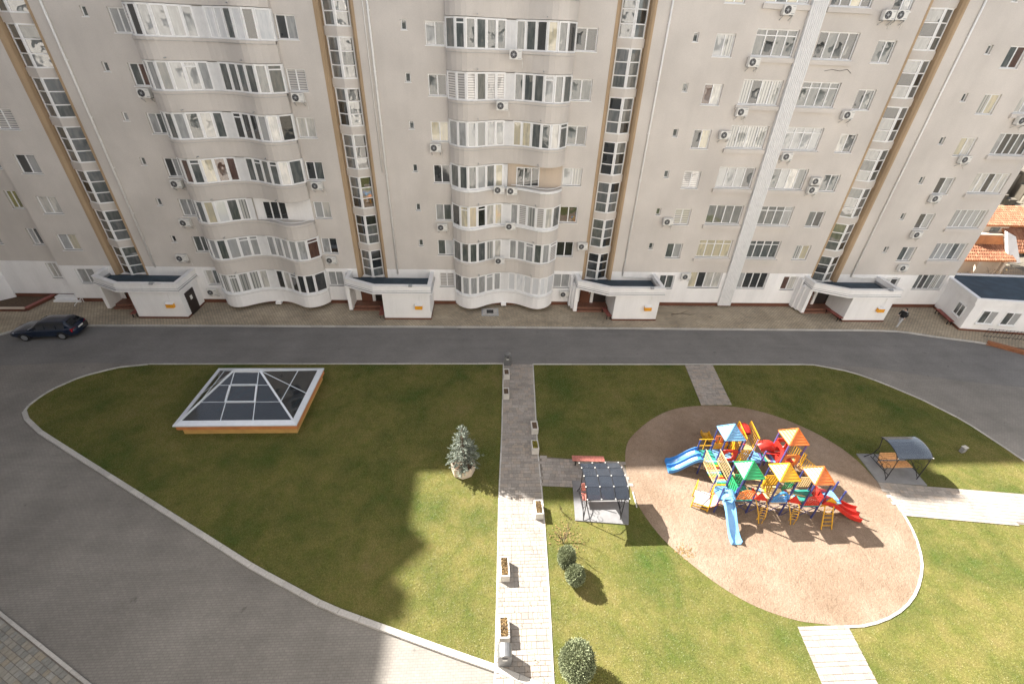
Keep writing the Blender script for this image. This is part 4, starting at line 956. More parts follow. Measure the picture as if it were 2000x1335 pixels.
# ---- walking person
def person(loc, rz, label):
    P = thing('person', loc, label, 'person', rz=rz)
    me = bpy.data.meshes.new('body')
    V = [(0, 0, .93), (0, 0, 1.12), (.03, 0, 1.36), (.05, 0, 1.50), (.07, 0, 1.58), (.08, 0, 1.70),
         (0, .10, .88), (.24, .13, .50), (.30, .14, .09), (.46, .14, .05), (0, -.10, .88), (-.12, -.13, .49), (-.44, -.14, .14), (-.32, -.14, .06),
         (.03, .20, 1.42), (-.05, .27, 1.16), (.12, .25, .98), (.20, .23, .94), (.03, -.20, 1.42), (.10, -.28, 1.17), (.30, -.22, 1.08), (.38, -.19, 1.08)]
    E_ = [(0, 1), (1, 2), (2, 3), (3, 4), (4, 5), (0, 6), (6, 7), (7, 8), (8, 9), (0, 10), (10, 11), (11, 12), (12, 13), (2, 14), (14, 15), (15, 16), (16, 17), (2, 18), (18, 19), (19, 20), (20, 21)]
    R_ = [.15, .15, .17, .075, .075, .09, .11, .085, .06, .04, .11, .085, .06, .04, .05, .04, .03, .025, .05, .04, .03, .025]
    me.from_pydata(V, E_, []); o = put('body', me, P); sk = o.modifiers.new('skin', 'SKIN'); ss = o.modifiers.new('sub', 'SUBSURF'); ss.levels = ss.render_levels = 2
    for i, r_ in enumerate(R_): me.skin_vertices[0].data[i].radius = (r_, r_)
    me.skin_vertices[0].data[0].use_root = True
    me.materials.append(MATS['cloth_grey'])
    # jacket, hood, hands, shoes and head over it
    jk = lofted([.86, .95, 1.1, 1.28, 1.40, 1.47], lambda z: [(.02+(z-.9)*.06+a*(.165 if z < 1.42 else .10), b_*({.86: .21, .95: .215, 1.1: .21, 1.28: .235, 1.40: .24}.get(z, .12)), z) for a, b_ in [(math.cos(t*math.pi/6), math.sin(t*math.pi/6)) for t in range(12)]])
    for sgn, pts in ((1, [(.03, .20, 1.41), (-.05, .275, 1.16), (.13, .25, .97)]), (-1, [(.03, -.20, 1.41), (.10, -.285, 1.17), (.31, -.22, 1.07)])): jk.tube(pts, [.10, .078, .06], 10)
    lpart('jacket', jk, 'cloth_black', P, True)
    hd = MB().lathe((.09, 0, 1.50), [(0, 0), (.06, .02), (.085, .08), (.095, .15), (.085, .21), (.05, .245), (0, .255)], 14)
    hd.box(.175, -.015, 1.59, .20, .015, 1.63); lpart('head', hd, 'skin', P, True)
    lpart('hair', MB().lathe((.075, 0, 1.585), [(.098, 0), (.105, .06), (.098, .13), (.06, .175), (0, .185)], 14), 'hair', P, True)
    hn = MB()
    for base, d in (((.14, .25, .95), Vector((.3, 0, -1)).normalized()), ((.34, -.21, 1.06), Vector((1, .2, .1)).normalized())):
        b0 = Vector(base); hn.bar(b0, b0+d*.09, .07, .03)
        for k in range(4): hn.bar(b0+d*.085+Vector((0, .02*k-.03, 0)), b0+d*(.15+.01*(k % 3))+Vector((0, .02*k-.03, -.01)), .015, .015)
        hn.bar(b0+d*.02+Vector((0, .035, 0)), b0+d*.08+Vector((.02, .06, 0)), .017, .017)
    lpart('hands', hn, 'skin', P)
    for x, y, z in ((.30, .14, .0), (-.44, -.14, .03)):
        lpart('shoe', MB().hexa([(x-.07, y-.05, z), (x+.22, y-.045, z), (x+.22, y+.045, z), (x-.07, y+.05, z), (x-.06, y-.04, z+.12), (x+.16, y-.035, z+.07), (x+.16, y+.035, z+.07), (x-.06, y+.04, z+.12)]), 'shoe', P)
    return P
person((*onZ(1752, 637)[:2], .104), math.radians(200), 'person in black jacket and grey trousers walking past the rightmost porch')

# ---- benches
def bench(loc, rz, label, L=1.6, mat='bench_red', back=False, legs='dark_iron', nsl=4, group='benches'):
    b = thing('bench', loc, label, 'bench', group, rz)
    for k in range(nsl): lpart('slat', MB().box(-L/2, -.2+k*.4/nsl+.006, .42, L/2, -.2+(k+1)*.4/nsl-.012, .46), mat, b)
    for x in (-L/2+.2, L/2-.2): lpart('leg', MB().box(x-.03, -.18, 0, x+.03, -.13, .42).box(x-.03, .13, 0, x+.03, .18, .42).box(x-.029, -.18, .36, x+.029, .18, .418), legs, b)
    return b
bench((STAIRS[0]+.75, 34.7, .1), math.radians(97), 'maroon bench in the shade at the left side of the leftmost porch')
bench((STAIRS[1]+.85, 34.75, .1), math.radians(97), 'maroon bench at the left side of the second porch from the left')
bench((STAIRS[2]+.85, 34.75, .1), math.radians(97), 'maroon bench at the left side of the third porch from the left')
bench((STAIRS[3]+.80, 34.75, .1), math.radians(97), 'maroon bench at the left side of the rightmost porch', 1.8)
bench((42.42, 34.5, .1), math.radians(74), 'maroon bench along the left wall of the white annex', 2.4)
# hatch on the pavement
ht = thing('basement_hatch', (*onZ(957, 612)[:2], .1), 'grey metal hatch with dark stain on the pavement under the central balconies', 'hatch', rz=.02)
lpart('frame', MB().box(-.75, -.62, 0, .75, .62, .09), 'grey_metal', ht); lpart('cover', MB().box(-.62, -.5, .091, .62, .5, .13), 'concrete', ht)
lpart('grating', MB().box(-.30, -.35, .131, .30, .25, .145), 'dark_iron', ht)
# fallen branch on the pavement
br = MB(); b0 = onZ(1310, 616); b1 = onZ(1345, 608)
br.tube([(b0[0], b0[1], .13), ((b0[0]+b1[0])/2, b0[1]+.15, .14), (b1[0], b1[1], .15)], [.03, .025, .015], 5).tube([((b0[0]+b1[0])/2, b0[1]+.15, .14), (b1[0]-.2, b0[1]-.05, .13), (b1[0]+.25, b0[1]+.05, .13)], [.02, .015, .01], 5).tube([(b0[0]+.3, b0[1]+.06, .13), (b0[0]+.1, b0[1]+.3, .14)], [.015, .01], 5)
tag(put('fallen_branch', br.mesh('fallen_branch', 'bark')), 'thin dark branch lying on the pavement right of the third porch', 'branch')

# ---- pyramid skylight
S = thing('skylight', (-14.75, 23.25, .06), 'pyramid glass skylight with white frame on an orange base in the left lawn', 'skylight')
part('base', MB().box(-17.95, 20.60, .0, -11.36, 25.8, .50), 'ochre_wall', S)
part('upper_base', MB().box(-18.2, 20.49, .501, -11.22, 25.96, .80), 'terracotta', S)
x0, x1, y0, y1 = -18.3, -11.2, 20.43, 26.05; gx0, gx1, gy0, gy1 = -17.98, -11.52, 20.78, 25.72; rx0, rx1, ry, rz_ = -15.52, -13.95, 23.3, 2.75
rimm = MB()
O_ = [(x0, y0), (x1, y0), (x1, y1), (x0, y1)]; I_ = [(gx0, gy0), (gx1, gy0), (gx1, gy1), (gx0, gy1)]
for i in range(4):
    j = (i+1) % 4; rimm.hexa([(*O_[i], .80), (*O_[j], .80), (*I_[j], .80), (*I_[i], .80), (*O_[i], .88), (*O_[j], .88), (*I_[j], .98), (*I_[i], .98)])
part('rim', rimm, 'skylight_metal', S)
A_ = [Vector((gx0, gy0, .97)), Vector((gx1, gy0, .97)), Vector((gx1, gy1, .97)), Vector((gx0, gy1, .97))]; RL, RR = Vector((rx0, ry, rz_)), Vector((rx1, ry, rz_))
def bars(segs, wd): 
    mb = MB()
    for a, b_ in segs: mb.bar(a, b_, wd, wd*.9)
    return mb
for a, b_ in ((A_[0], RL), (A_[1], RR), (A_[2], RR), (A_[3], RL)): part('hip_bar', bars([(a, b_)], .11), 'skylight_metal', S)
part('ridge_bar', bars([(RL, RR)], .20), 'skylight_metal', S)
lp = lambda a, b_, t: a+(b_-a)*t
def pane_poly(pts, name='pane'):
    mb = MB(); n = len(pts); nv = (pts[1]-pts[0]).cross(pts[2]-pts[0]).normalized()*.01
    mb.v = [tuple(p+nv) for p in pts]+[tuple(p-nv) for p in pts]; mb.f = [tuple(range(n)), tuple(range(n, 2*n))[::-1]]
    for i in range(n): mb.f.append((i, n+i, n+(i+1) % n, (i+1) % n))
    return part(name, mb, 'sky_glass', S)
for f0, f1, r0_, r1_ in ((A_[0], A_[1], RL, RR), (A_[2], A_[3], RR, RL)):
    cols_ = [0, .355, .645, 1.0]; rows_ = [0, .36, .70, 1.0]
    def fp(u, v):
        if v >= .999: return lp(r0_, r1_, max(0, min(1, (u-0)/1)))
        # inner verticals run from the base to the ridge ends
        b_ = lp(f0, f1, u); t_ = r0_+(r1_-r0_)*{0: 0, .355: .04, .645: .96, 1.0: 1}[u]; return lp(b_, t_, v)
    for u in (.355, .645): part('glazing_bar', bars([(fp(u, 0), r0_+(r1_-r0_)*{.355: .04, .645: .96}[u])], .045), 'skylight_metal', S)
    for v in (.36, .70): part('glazing_bar', bars([(fp(0, v), fp(1.0, v))], .04), 'skylight_metal', S)
    for a, b_ in zip(cols_, cols_[1:]):
        for c, d in zip(rows_, rows_[1:]):
            q = lambda u, v: fp(u, v) if v < .999 else r0_+(r1_-r0_)*{0: 0, .355: .04, .645: .96, 1.0: 1}[u]
            pane_poly([q(a, c), q(b_, c), q(b_, d), q(a, d)])
    vm = [fp(.355, .36), fp(.645, .36), fp(.645, .70), fp(.355, .70)]; nrm = (f1-f0).cross(r0_-f0).normalized()*.05
    part('vent_frame', bars([(vm[i]+nrm, vm[(i+1) % 4]+nrm) for i in range(4)], .09), 'skylight_metal', S)
for f0, f1, R_ in ((A_[1], A_[2], RR), (A_[3], A_[0], RL)):
    m_ = lp(f0, f1, .5); part('glazing_bar', bars([(m_, R_)], .05), 'skylight_metal', S)
    h0, h1, hm = lp(f0, R_, .36), lp(f1, R_, .36), lp(m_, R_, .36); part('glazing_bar', bars([(h0, h1)], .05), 'skylight_metal', S)
    for q in ([f0, m_, hm, h0], [m_, f1, h1, hm], [h0, hm, R_], [hm, h1, R_]): pane_poly(q)
part('room_floor', MB().box(-17.8, 20.9, .505, -11.65, 25.6, .52), 'membrane', S)
fu = MB()
for i in range(9):
    a = random.Random(i).uniform; fu.bar((-17+i*.62, 21.6+a(0, 1.5), .8), (-16.4+i*.62, 22.6+a(0, 1.5), .8+a(0, .3)), .12, .12)
part('interior_beams', fu, 'grey_metal', S)

# ---- planters
def planter(pxy, label, fill, L=.72, W_=.42, rz=.02):
    x, y, _ = onZ(*pxy); p = thing('planter_box', (x, y, .095), label, 'planter', 'stone planter boxes along the path', rz)
    t_ = .06; h = .46
    lpart('box', MB().box(-W_/2, -L/2, 0, -W_/2+t_, L/2, h).box(W_/2-t_, -L/2, 0, W_/2, L/2, h).box(-W_/2+t_, -L/2, 0, W_/2-t_, -L/2+t_, h).box(-W_/2+t_, L/2-t_, 0, W_/2-t_, L/2, h).box(-W_/2+t_, -L/2+t_, 0, W_/2-t_, L/2-t_, .3), 'planter_stone', p)
    lpart('soil', MB().box(-W_/2+t_, -L/2+t_, .301, W_/2-t_, L/2-t_, .40), 'soil', p)
    if fill:
        mb = MB(); q = random.Random(int(pxy[0]+pxy[1]))
        for _ in range(240):
            c = Vector((q.uniform(-W_/2+t_, W_/2-t_), q.uniform(-L/2+t_, L/2-t_), .40+abs(q.gauss(.03, .04)))); u = Vector((q.uniform(-1, 1), q.uniform(-1, 1), q.uniform(-.3, .8))).normalized()*q.uniform(.025, .05); v = u.cross(Vector((q.uniform(-1, 1), q.uniform(-1, 1), 1))).normalized()*.022
            mb.quad(c-u, c-v, c+u, c+v)
        lpart('plants', mb, fill, p)
        if fill == 'leaf_dry':
            tw = MB()
            for _ in range(7):
                b0 = Vector((q.uniform(-.1, .1), q.uniform(-.2, .2), .4)); tw.tube([b0, b0+Vector((q.uniform(-.1, .1), q.uniform(-.1, .1), .2)), b0+Vector((q.uniform(-.2, .2), q.uniform(-.2, .2), q.uniform(.3, .5)))], [.008, .006, .003], 4, False)
            lpart('twigs', tw, 'bark', p)
planter((989, 737), 'stone planter of bare soil by the road, farthest on the left side of the path', None)
planter((988, 775), 'stone planter of bare soil, second from the road on the left side', None)
planter((1043, 842), 'stone planter of bare soil in shade on the right side of the path', None)
planter((1044, 880), 'stone planter with yellow green plants on the right side of the path', 'leaf_yellowgreen')
planter((1051, 1002), 'stone planter with dry plants in sun near the garden seat slab', 'leaf_dry', .85)
planter((985, 1118), 'stone planter with dry twigs in sun on the left side of the path', 'leaf_dry', .95)
planter((984, 1236), 'stone planter with dry plants touching the near litter bin', 'leaf_dry', .85)
def bin_(pxy, label, rz=0.0):
    x, y, _ = onZ(*pxy); b = thing('litter_bin', (x, y, .095), label, 'litter bin', 'grey hooded litter bins', rz)
    prof = [(-.26, 0), (.26, 0), (.27, .70)]+[(.27*math.cos(a), .70+.24*math.sin(a)) for a in [math.pi*k/10 for k in range(1, 10)]]+[(-.27, .70)]
    mb = MB(); n = len(prof); mb.v = [(a, -.24, z) for a, z in prof]+[(a, .24, z) for a, z in prof]; mb.f = [tuple(range(n))[::1], tuple(range(n, 2*n))[::-1]]+[(i, n+i, n+(i+1) % n, (i+1) % n) for i in range(n)]
    lpart('hood', mb, 'bin_metal', b)
    ov = MB(); ov.tube([(0, -.243, .74), (0, -.252, .74)], .09, 16); ov.v = [(a*1.25, b_, .74+(c-.74)*.65) for a, b_, c in ov.v]; lpart('opening', ov, 'ac_dark', b)
    lpart('emblem', MB().box(-.09, -.249, .54, .09, -.2415, .60), 'plate', b); lpart('foot', MB().box(-.22, -.2, -.02, .22, .2, .0), 'dark_iron', b)
bin_((985, 1290), 'grey metal hooded litter bin in sun at the near end of the path'); bin_((991, 712), 'dark grey hooded litter bin by the road at the far end of the path')
# ---- potted spruce
sx, sy, _ = onZ(905, 920)
pt = thing('round_planter', (sx, sy, .06), 'round beige concrete tub holding the blue spruce', 'planter')
lpart('tub', MB().lathe((0, 0, 0), [(.0, 0), (.62, 0), (.66, .05), (.68, .62), (.60, .62), (.58, .5), (0, .5)], 8), 'beige_plaster', pt); lpart('soil', MB().lathe((0, 0, 0), [(.575, .502), (.55, .55), (0, .57)], 16), 'soil', pt)
spz = .62
sp = thing('spruce_tree', (sx, sy, spz), 'small blue grey spruce growing in a round tub on the left lawn', 'tree')
lpart('trunk', MB().tube([(0, 0, -.03), (.02, 0, 1.2), (0, 0, 2.75)], [.07, .05, .012], 8), 'bark', sp)
mb = MB(); q = random.Random(5); lim = MB()
for lv in range(17):
    z = .15+lv*.155; R_ = (1.0-lv/18.5)**.85*1.02*q.uniform(.88, 1.08)
    for k in range(max(5, 12-lv//2)):
        a = q.uniform(0, 6.283); L = R_*q.uniform(.75, 1.08); tip = Vector((math.cos(a)*L, math.sin(a)*L, z-.10*L+.10)); b0 = Vector((0, 0, z))
        lim.tube([b0, lp(b0, tip, .6)+Vector((0, 0, -.03)), tip], [.018, .012, .004], 4, False)
        for j in range(int(10+L*26)):
            t = q.uniform(.22, 1.0)**.8; c = lp(b0, tip, t)+Vector((q.gauss(0, .05), q.gauss(0, .05), q.gauss(0, .035)))*(1.25-t*.5); d = (tip-b0).normalized()+Vector((q.uniform(-.8, .8), q.uniform(-.8, .8), q.uniform(-.2, .6))); d = d.normalized()*q.uniform(.06, .11); s_ = d.cross(Vector((q.uniform(-1, 1), q.uniform(-1, 1), 1))).normalized()*.022
            mb.quad(c-d*.3-s_, c-d*.3+s_, c+d+s_*.3, c+d-s_*.3)
lpart('crown', mb, 'leaf_spruce', sp); lpart('limbs', lim, 'bark', sp)
# ---- clipped bushes
def bush(pxy, rx, ry_, rz_, label, seed, n=5200, lean=(0, 0)):
    x, y, _ = onZ(*pxy); b = thing('clipped_bush', (x, y, .06), label, 'bush', 'clipped evergreen bushes'); q = random.Random(seed); mb = MB(); st = MB()
    lobes = [(Vector((q.gauss(0, .45), q.gauss(0, .45), q.gauss(0, .4))), q.uniform(.06, .16)) for _ in range(14)]
    for _ in range(n):
        d = Vector((q.gauss(0, 1), q.gauss(0, 1), q.gauss(0, 1))).normalized()
        bumpy = 1+sum(h*max(0, d.dot(v.normalized())-.75)*4 for v, h in lobes)*.35
        r_ = (q.gauss(.93, .075) if q.random() < .8 else q.uniform(.4, .85))*bumpy
        zc = d.z*r_; p = Vector((d.x*r_*rx, d.y*r_*ry_, rz_*(1+zc)*.98+.05)); p.x *= .72+.28*min(1, p.z/(rz_*.9)); p.y *= .72+.28*min(1, p.z/(rz_*.9))
        p.x += lean[0]*p.z; p.y += lean[1]*p.z
        u = (d+Vector((q.uniform(-1, 1), q.uniform(-1, 1), q.uniform(-.2, 1)))*.8).normalized()*q.uniform(.025, .045); v = u.cross(Vector((q.uniform(-1, 1), q.uniform(-1, 1), q.uniform(-1, 1)))).normalized()*.018
        mb.quad(p-u, p-v, p+u, p+v)
    for k in range(8):
        a = k*.785; st.tube([(0, 0, -.02), (.2*rx*math.cos(a), .2*ry_*math.sin(a), rz_*.6), (.6*rx*math.cos(a), .6*ry_*math.sin(a), rz_*1.3)], [.03, .02, .008], 5, False)
    lpart('crown', mb, 'leaf_bush', b); lpart('stems', st, 'bark', b)
bush((1121, 1316), .66, .68, .92, 'larger rounded grey green bush at the lower middle, right of the path', 21, 13000)
bush((1103, 1108), .40, .40, .72, 'smaller grey green bush halfway down the right lawn, the farther of a touching pair', 22, 8000)
bush((1120, 1140), .40, .40, .62, 'low grey green bush halfway down the right lawn, the nearer of a touching pair', 23, 7000)
dsx, dsy, _ = onZ(1100, 1062); ds = thing('dormant_shrub', (dsx, dsy, .06), 'dry leafless shrub above the pair of grey green bushes', 'shrub'); mb = MB(); bare_branches(mb, (0, 0, 0), 1.9, 4, .018, 41, .45); lpart('branches', mb, 'bark', ds)
dsx, dsy, _ = onZ(1098, 1000); ds = thing('dormant_shrub', (dsx, dsy, .06), 'pale leafless shrub on the grass left of the garden seat slab', 'shrub'); mb = MB(); bare_branches(mb, (0, 0, 0), .9, 3, .012, 45, .5); lpart('branches', mb, 'bark', ds)
lv = MB(); q = random.Random(9)
for _ in range(150):
    x, y = 3.9+q.gauss(0, .45), 13.2+q.gauss(0, .5); c = Vector((x, y, .10+abs(q.gauss(0, .015)))); u = Vector((q.uniform(-1, 1), q.uniform(-1, 1), q.uniform(-.2, .2))).normalized()*.045; v = u.cross(Vector((0, 0, 1)))*.6; lv.quad(c-u, c-v, c+u, c+v)
lx, ly, _ = onZ(1337, 1078)
for _ in range(130):
    c = Vector((lx+q.gauss(0, .22), ly+q.gauss(0, .2), .09)); u = Vector((q.uniform(-1, 1), q.uniform(-1, 1), q.uniform(-.2, .2))).normalized()*.04; v = u.cross(Vector((0, 0, 1)))*.6; lv.quad(c-u, c-v, c+u, c+v)
for _ in range(260):
    c = Vector((q.uniform(.6, 2.9), q.uniform(7, 15), .112)); u = Vector((q.uniform(-1, 1), q.uniform(-1, 1), q.uniform(-.1, .1))).normalized()*.025; v = u.cross(Vector((0, 0, 1)))*.6; lv.quad(c-u, c-v, c+u, c+v)
fo = put('fallen_leaves', lv.mesh('fallen_leaves', 'leaf_dry')); fo['kind'] = 'stuff'; fo['label'] = 'dry brown leaves scattered on grass, sand and path'; fo['category'] = 'leaves'
ub = thing('utility_box', (*onZ(1876, 884)[:2], .06), 'small grey utility box standing alone in the right lawn', 'box', rz=.2)
lpart('cabinet', MB().box(-.14, -.1, .05, .14, .1, .44), 'slab', ub); lpart('cap', MB().box(-.16, -.12, .441, .16, .12, .47), 'concrete', ub); lpart('foot', MB().box(-.1, -.07, 0, .1, .07, .049), 'dark_iron', ub)
bench((5.93, 17.85, .1), math.radians(-3), 'red slatted bench behind the left garden seat canopy', 1.85, 'wood_red', group='benches')

# ---- garden seats with curved canopies
def garden_seat(label, x0, x1, y0, y1, roof, nx, mat, seat_y, wood):
    zb = .13
    g = thing('garden_seat', ((x0+x1)/2, (y0+y1)/2, zb), label, 'garden seat', 'garden seats with canopies')
    for i in range(nx):
        for (ya, za), (yb_, zb_) in zip(roof, roof[1:]):
            xa, xb = x0-.08+(x1-x0+.16)*i/nx+.015, x0-.08+(x1-x0+.16)*(i+1)/nx-.015
            gp_ = .012 if nx > 1 else .001
            part('roof_panel', MB().hexa([(xa, ya+gp_, za), (xb, ya+gp_, za), (xb, yb_-gp_, zb_), (xa, yb_-gp_, zb_), (xa, ya+gp_, za+.015), (xb, ya+gp_, za+.015), (xb, yb_-gp_, zb_+.015), (xa, yb_-gp_, zb_+.015)]), mat, g)
    for i in range(nx+1):
        x = x0-.08+(x1-x0+.16)*i/nx
        part('roof_rib', MB().tube([(x, y, z+.012) for y, z in roof], .022, 6), 'dark_iron', g)
        for y, z in (roof if nx > 1 else roof[:1]): part('bolt', MB().lathe((x, y, z+.03), [(.035, 0), (.03, .02), (0, .028)], 8), 'p_white', g)
    for y, z in (roof if nx > 1 else roof[::3]): part('roof_rail', MB().bar((x0-.08, y, z-.01), (x1+.08, y, z-.01), .03, .03), 'dark_iron', g)
    for x in (x0, x1):
        sf = MB()
        sf.tube([(x, y0, zb), (x, y0+.02, 1.2), (x, y0+.05, roof[0][1])], .025, 6)
        sf.tube([(x, y1, zb), (x, y1-.35, .8), (x, y1-.45, 1.4), (x, y1-.3, roof[-1][1])], .025, 6)
        sf.tube([(x, y0+.02, zb+.1), (x, y0+.35, .55), (x, y0+.8, .75), (x, y1-.4, .8)], .02, 6)
        sf.tube([(x, y0+.03, 1.5), (x, y0+.3, 1.9), (x, (y0+y1)/2, roof[len(roof)//2][1]-.03)], .018, 6); sf.bar((x, y0, .5), (x, y1-.3, .5), .03, .03)
        for k in range(4):
            yc, zc = y0+.3+k*.32, .95+.12*(k % 2); sf.tube([(x, yc+.13*math.cos(a), zc+.13*math.sin(a)) for a in np.linspace(0, 5.6, 12)], .012, 5)
            sf.bar((x, yc, .5), (x, yc, .82), .02, .02)
        part('side_frame', sf, 'dark_iron', g)
    for k in range(5): part('seat_slat', MB().box(x0+.06, seat_y-.25+k*.1, .55, x1-.06, seat_y-.165+k*.1, .585), wood, g)
    for k in range(4): part('back_slat', MB().hexa([(x0+.06, seat_y+.27+k*.03, .66+k*.12), (x1-.06, seat_y+.27+k*.03, .66+k*.12), (x1-.06, seat_y+.30+k*.03, .66+k*.12), (x0+.06, seat_y+.30+k*.03, .66+k*.12), (x0+.06, seat_y+.29+k*.03, .75+k*.12), (x1-.06, seat_y+.29+k*.03, .75+k*.12), (x1-.06, seat_y+.32+k*.03, .75+k*.12), (x0+.06, seat_y+.32+k*.03, .75+k*.12)]), wood, g)
garden_seat('garden seat with dark panelled canopy on the slab left of the sand', 5.03, 6.95, 14.15, 15.95, [(13.9, 2.05), (14.45, 2.30), (15.05, 2.38), (15.65, 2.28), (16.2, 2.02)], 3, 'poly_roof', 15.25, 'wood_red')
garden_seat('garden seat with shiny curved canopy and orange bench right of the sand', 22.95, 24.85, 16.35, 18.1, [(16.38, 1.80), (16.6, 1.95), (16.85, 2.05), (17.1, 2.10), (17.35, 2.12), (17.6, 2.09), (17.85, 2.02)], 1, 'poly_shiny', 17.1, 'wood')
# loose pole lying on the sand edge
a_, b_ = onZ(1235, 963), onZ(1243, 993)
tag(put('white_pole', MB().bar((a_[0], a_[1], .12), (b_[0], b_[1], .12), .05, .05).mesh('white_pole', 'p_white')), 'short white pole lying on the sand beside the dark canopied seat', 'pole')

# ================================================================== PLAYGROUND
PG = thing('playground_set', (15, 15.6, .078), 'colourful climbing frame with roofed towers, slides and bridges on the sand', 'playground')
Z0 = .078; DK = 1.15
def post(x, y, h, mat='p_navy', r=.045): part('post', MB().tube([(x, y, Z0), (x, y, h)], r, 8), mat, PG)
def roof_pyr(x0, x1, y0, y1, z0, z1, mat):
    e = .07; ax, ay = (x0+x1)/2, (y0+y1)/2; c = [(x0-e, y0-e), (x1+e, y0-e), (x1+e, y1+e), (x0-e, y1+e)]
    mb = MB(); rows = 6
    for i in range(4):
        a, b_ = c[i], c[(i+1) % 4]
        for r_ in range(rows):
            t0, t1 = r_/rows, (r_+1)/rows
            f = lambda p, t, dz: (p[0]+(ax-p[0])*t, p[1]+(ay-p[1])*t, z0+(z1-z0)*t+dz)
            o0, o1 = f(a, t0, .035), f(b_, t0, .035); i0_, i1_ = f(a, t1, -.012), f(b_, t1, -.012)
            mb.quad(o0, o1, i1_, i0_); lo0, lo1 = f(a, t0, -.02), f(b_, t0, -.02); mb.quad(lo0, lo1, o1, o0)
    rf = part('roof', mb, mat, PG)
    for i in range(4): part('ridge_cap', MB().bar((c[i][0], c[i][1], z0+.02), (ax, ay, z1+.02), .06, .04), mat, rf)
    return rf
def tower(x0, x1, y0, y1, roofmat, deck='p_teal', pm='p_navy', top=2.8, apex=3.5, panels=()):
    for x in (x0, x1):
        for y in (y0, y1): post(x, y, top if roofmat else 2.0, pm)
    part('deck', MB().box(x0-.03, y0-.03, DK-.06, x1+.03, y1+.03, DK), deck, PG)
    part('deck_frame', MB().bar((x0, y0, DK-.09), (x1, y0, DK-.09), .05, .06).bar((x0, y1, DK-.09), (x1, y1, DK-.09), .05, .06).bar((x0, y0, DK-.092), (x0, y1, DK-.092), .05, .06).bar((x1, y0, DK-.092), (x1, y1, DK-.092), .05, .06), 'p_navy', PG)
    if roofmat: roof_pyr(x0, x1, y0, y1, top, apex, roofmat)
def slat_panel(p, q, z0, z1, mat, n=6, slant=.25, arch=False):
    p, q = Vector((*p, 0)), Vector((*q, 0)); d = (q-p); L = d.length; d.normalize()
    mb = MB()
    mb.bar(p+Vector((0, 0, z0)), q+Vector((0, 0, z0)), .03, .06); 
    if arch: mb.tube([p+d*L*t+Vector((0, 0, z1-.12+.16*math.sin(math.pi*t))) for t in np.linspace(0, 1, 9)], .03, 6)
    else: mb.bar(p+Vector((0, 0, z1)), q+Vector((0, 0, z1)), .03, .06)
    for k in range(n):
        t = (k+.5)/n; a = p+d*L*min(.98, max(.02, t-slant*.5/1.0*.4)); b_ = p+d*L*min(.98, max(.02, t+slant*.5*.4)); mb.bar(a+Vector((0, 0, z0)), b_+Vector((0, 0, z1+(.02 if not arch else -.02))), .022, L/n*.62, (d.x, d.y, 0))
    return part('guard_panel', mb, mat, PG)
def ring_panel(p, q, zc, R_, mat, r_in=.2):
    p, q = Vector((*p, 0)), Vector((*q, 0)); d = (q-p).normalized(); n = Vector((-d.y, d.x, 0))*.025; c = (p+q)/2+Vector((0, 0, zc)); mb = MB(); hw = (q-p).length/2; K = 20
    for k in range(K):
        a0, a1 = 2*math.pi*k/K, 2*math.pi*(k+1)/K
        def ou(a):
            m_ = max(abs(math.cos(a))/hw, abs(math.sin(a))/R_); return c+d*math.cos(a)/m_*.99+Vector((0, 0, math.sin(a)/m_*.99)) if True else c
        def inn(a): return c+d*math.cos(a)*r_in+Vector((0, 0, math.sin(a)*r_in))
        A, B_, C_, D_ = inn(a0), ou(a0), ou(a1), inn(a1); mb.hexa([A-n, B_-n, C_-n, D_-n, A+n, B_+n, C_+n, D_+n])
    return part('ring_panel', mb, mat, PG)
def tri_panel(p, q, z0, z1, mat):
    p, q = Vector((*p, 0)), Vector((*q, 0)); m_ = p+(q-p)*.35; d = (q-p).normalized(); n = Vector((-d.y, d.x, 0))*.02; pts = [p+Vector((0, 0, z0)), q+Vector((0, 0, z0)), m_+Vector((0, 0, z1))]
    mb = MB(); mb.v = [tuple(a-n) for a in pts]+[tuple(a+n) for a in pts]; mb.f = [(0, 1, 2), (5, 4, 3), (0, 3, 4, 1), (1, 4, 5, 2), (2, 5, 3, 0)]; return part('side_panel', mb, mat, PG)
def chute(path, wd, mat, lanes=1, lip=.2):
    """slide: list of (x,y,z) centre points"""
    P_ = [Vector(p) for p in path]; mb = MB(); prof = []
    for l in range(lanes):
        o = -wd/2+l*wd/lanes; w_ = wd/lanes; prof += [(o, lip), (o+.03, lip), (o+.06, .03), (o+w_*.5, 0), (o+w_-.06, .03), (o+w_-.03, lip)]
    prof += [(wd/2, lip), (wd/2, -.05), (-wd/2, -.05)]; n = len(prof)
    for i, p in enumerate(P_):
        d = (P_[min(i+1, len(P_)-1)]-P_[max(i-1, 0)]); d.z = 0; d.normalize(); s_ = Vector((-d.y, d.x, 0))
        for a, z in prof: mb.v.append(tuple(p+s_*a+Vector((0, 0, z))))
    for i in range(len(P_)-1):
        for k in range(n): mb.f.append((i*n+k, i*n+(k+1) % n, (i+1)*n+(k+1) % n, (i+1)*n+k))
    mb.f.append(tuple(range(n))[::-1]); mb.f.append(tuple((len(P_)-1)*n+k for k in range(n)))
    return part('slide', mb, mat, PG)
def spath(a, b_, z0, z1, n=9):
    return [(a[0]+(b_[0]-a[0])*t, a[1]+(b_[1]-a[1])*t, z1+(z0-z1)*smoothstep(0.02, .93, t)) for t in np.linspace(0, 1, n)]
# front row
tower(12.80, 13.75, 14.42, 15.38, 'p_green'); tower(14.55, 15.48, 14.25, 15.2, 'p_yellow', 'p_cream'); tower(16.2, 17.08, 14.02, 14.95, 'p_orange', 'p_teal')
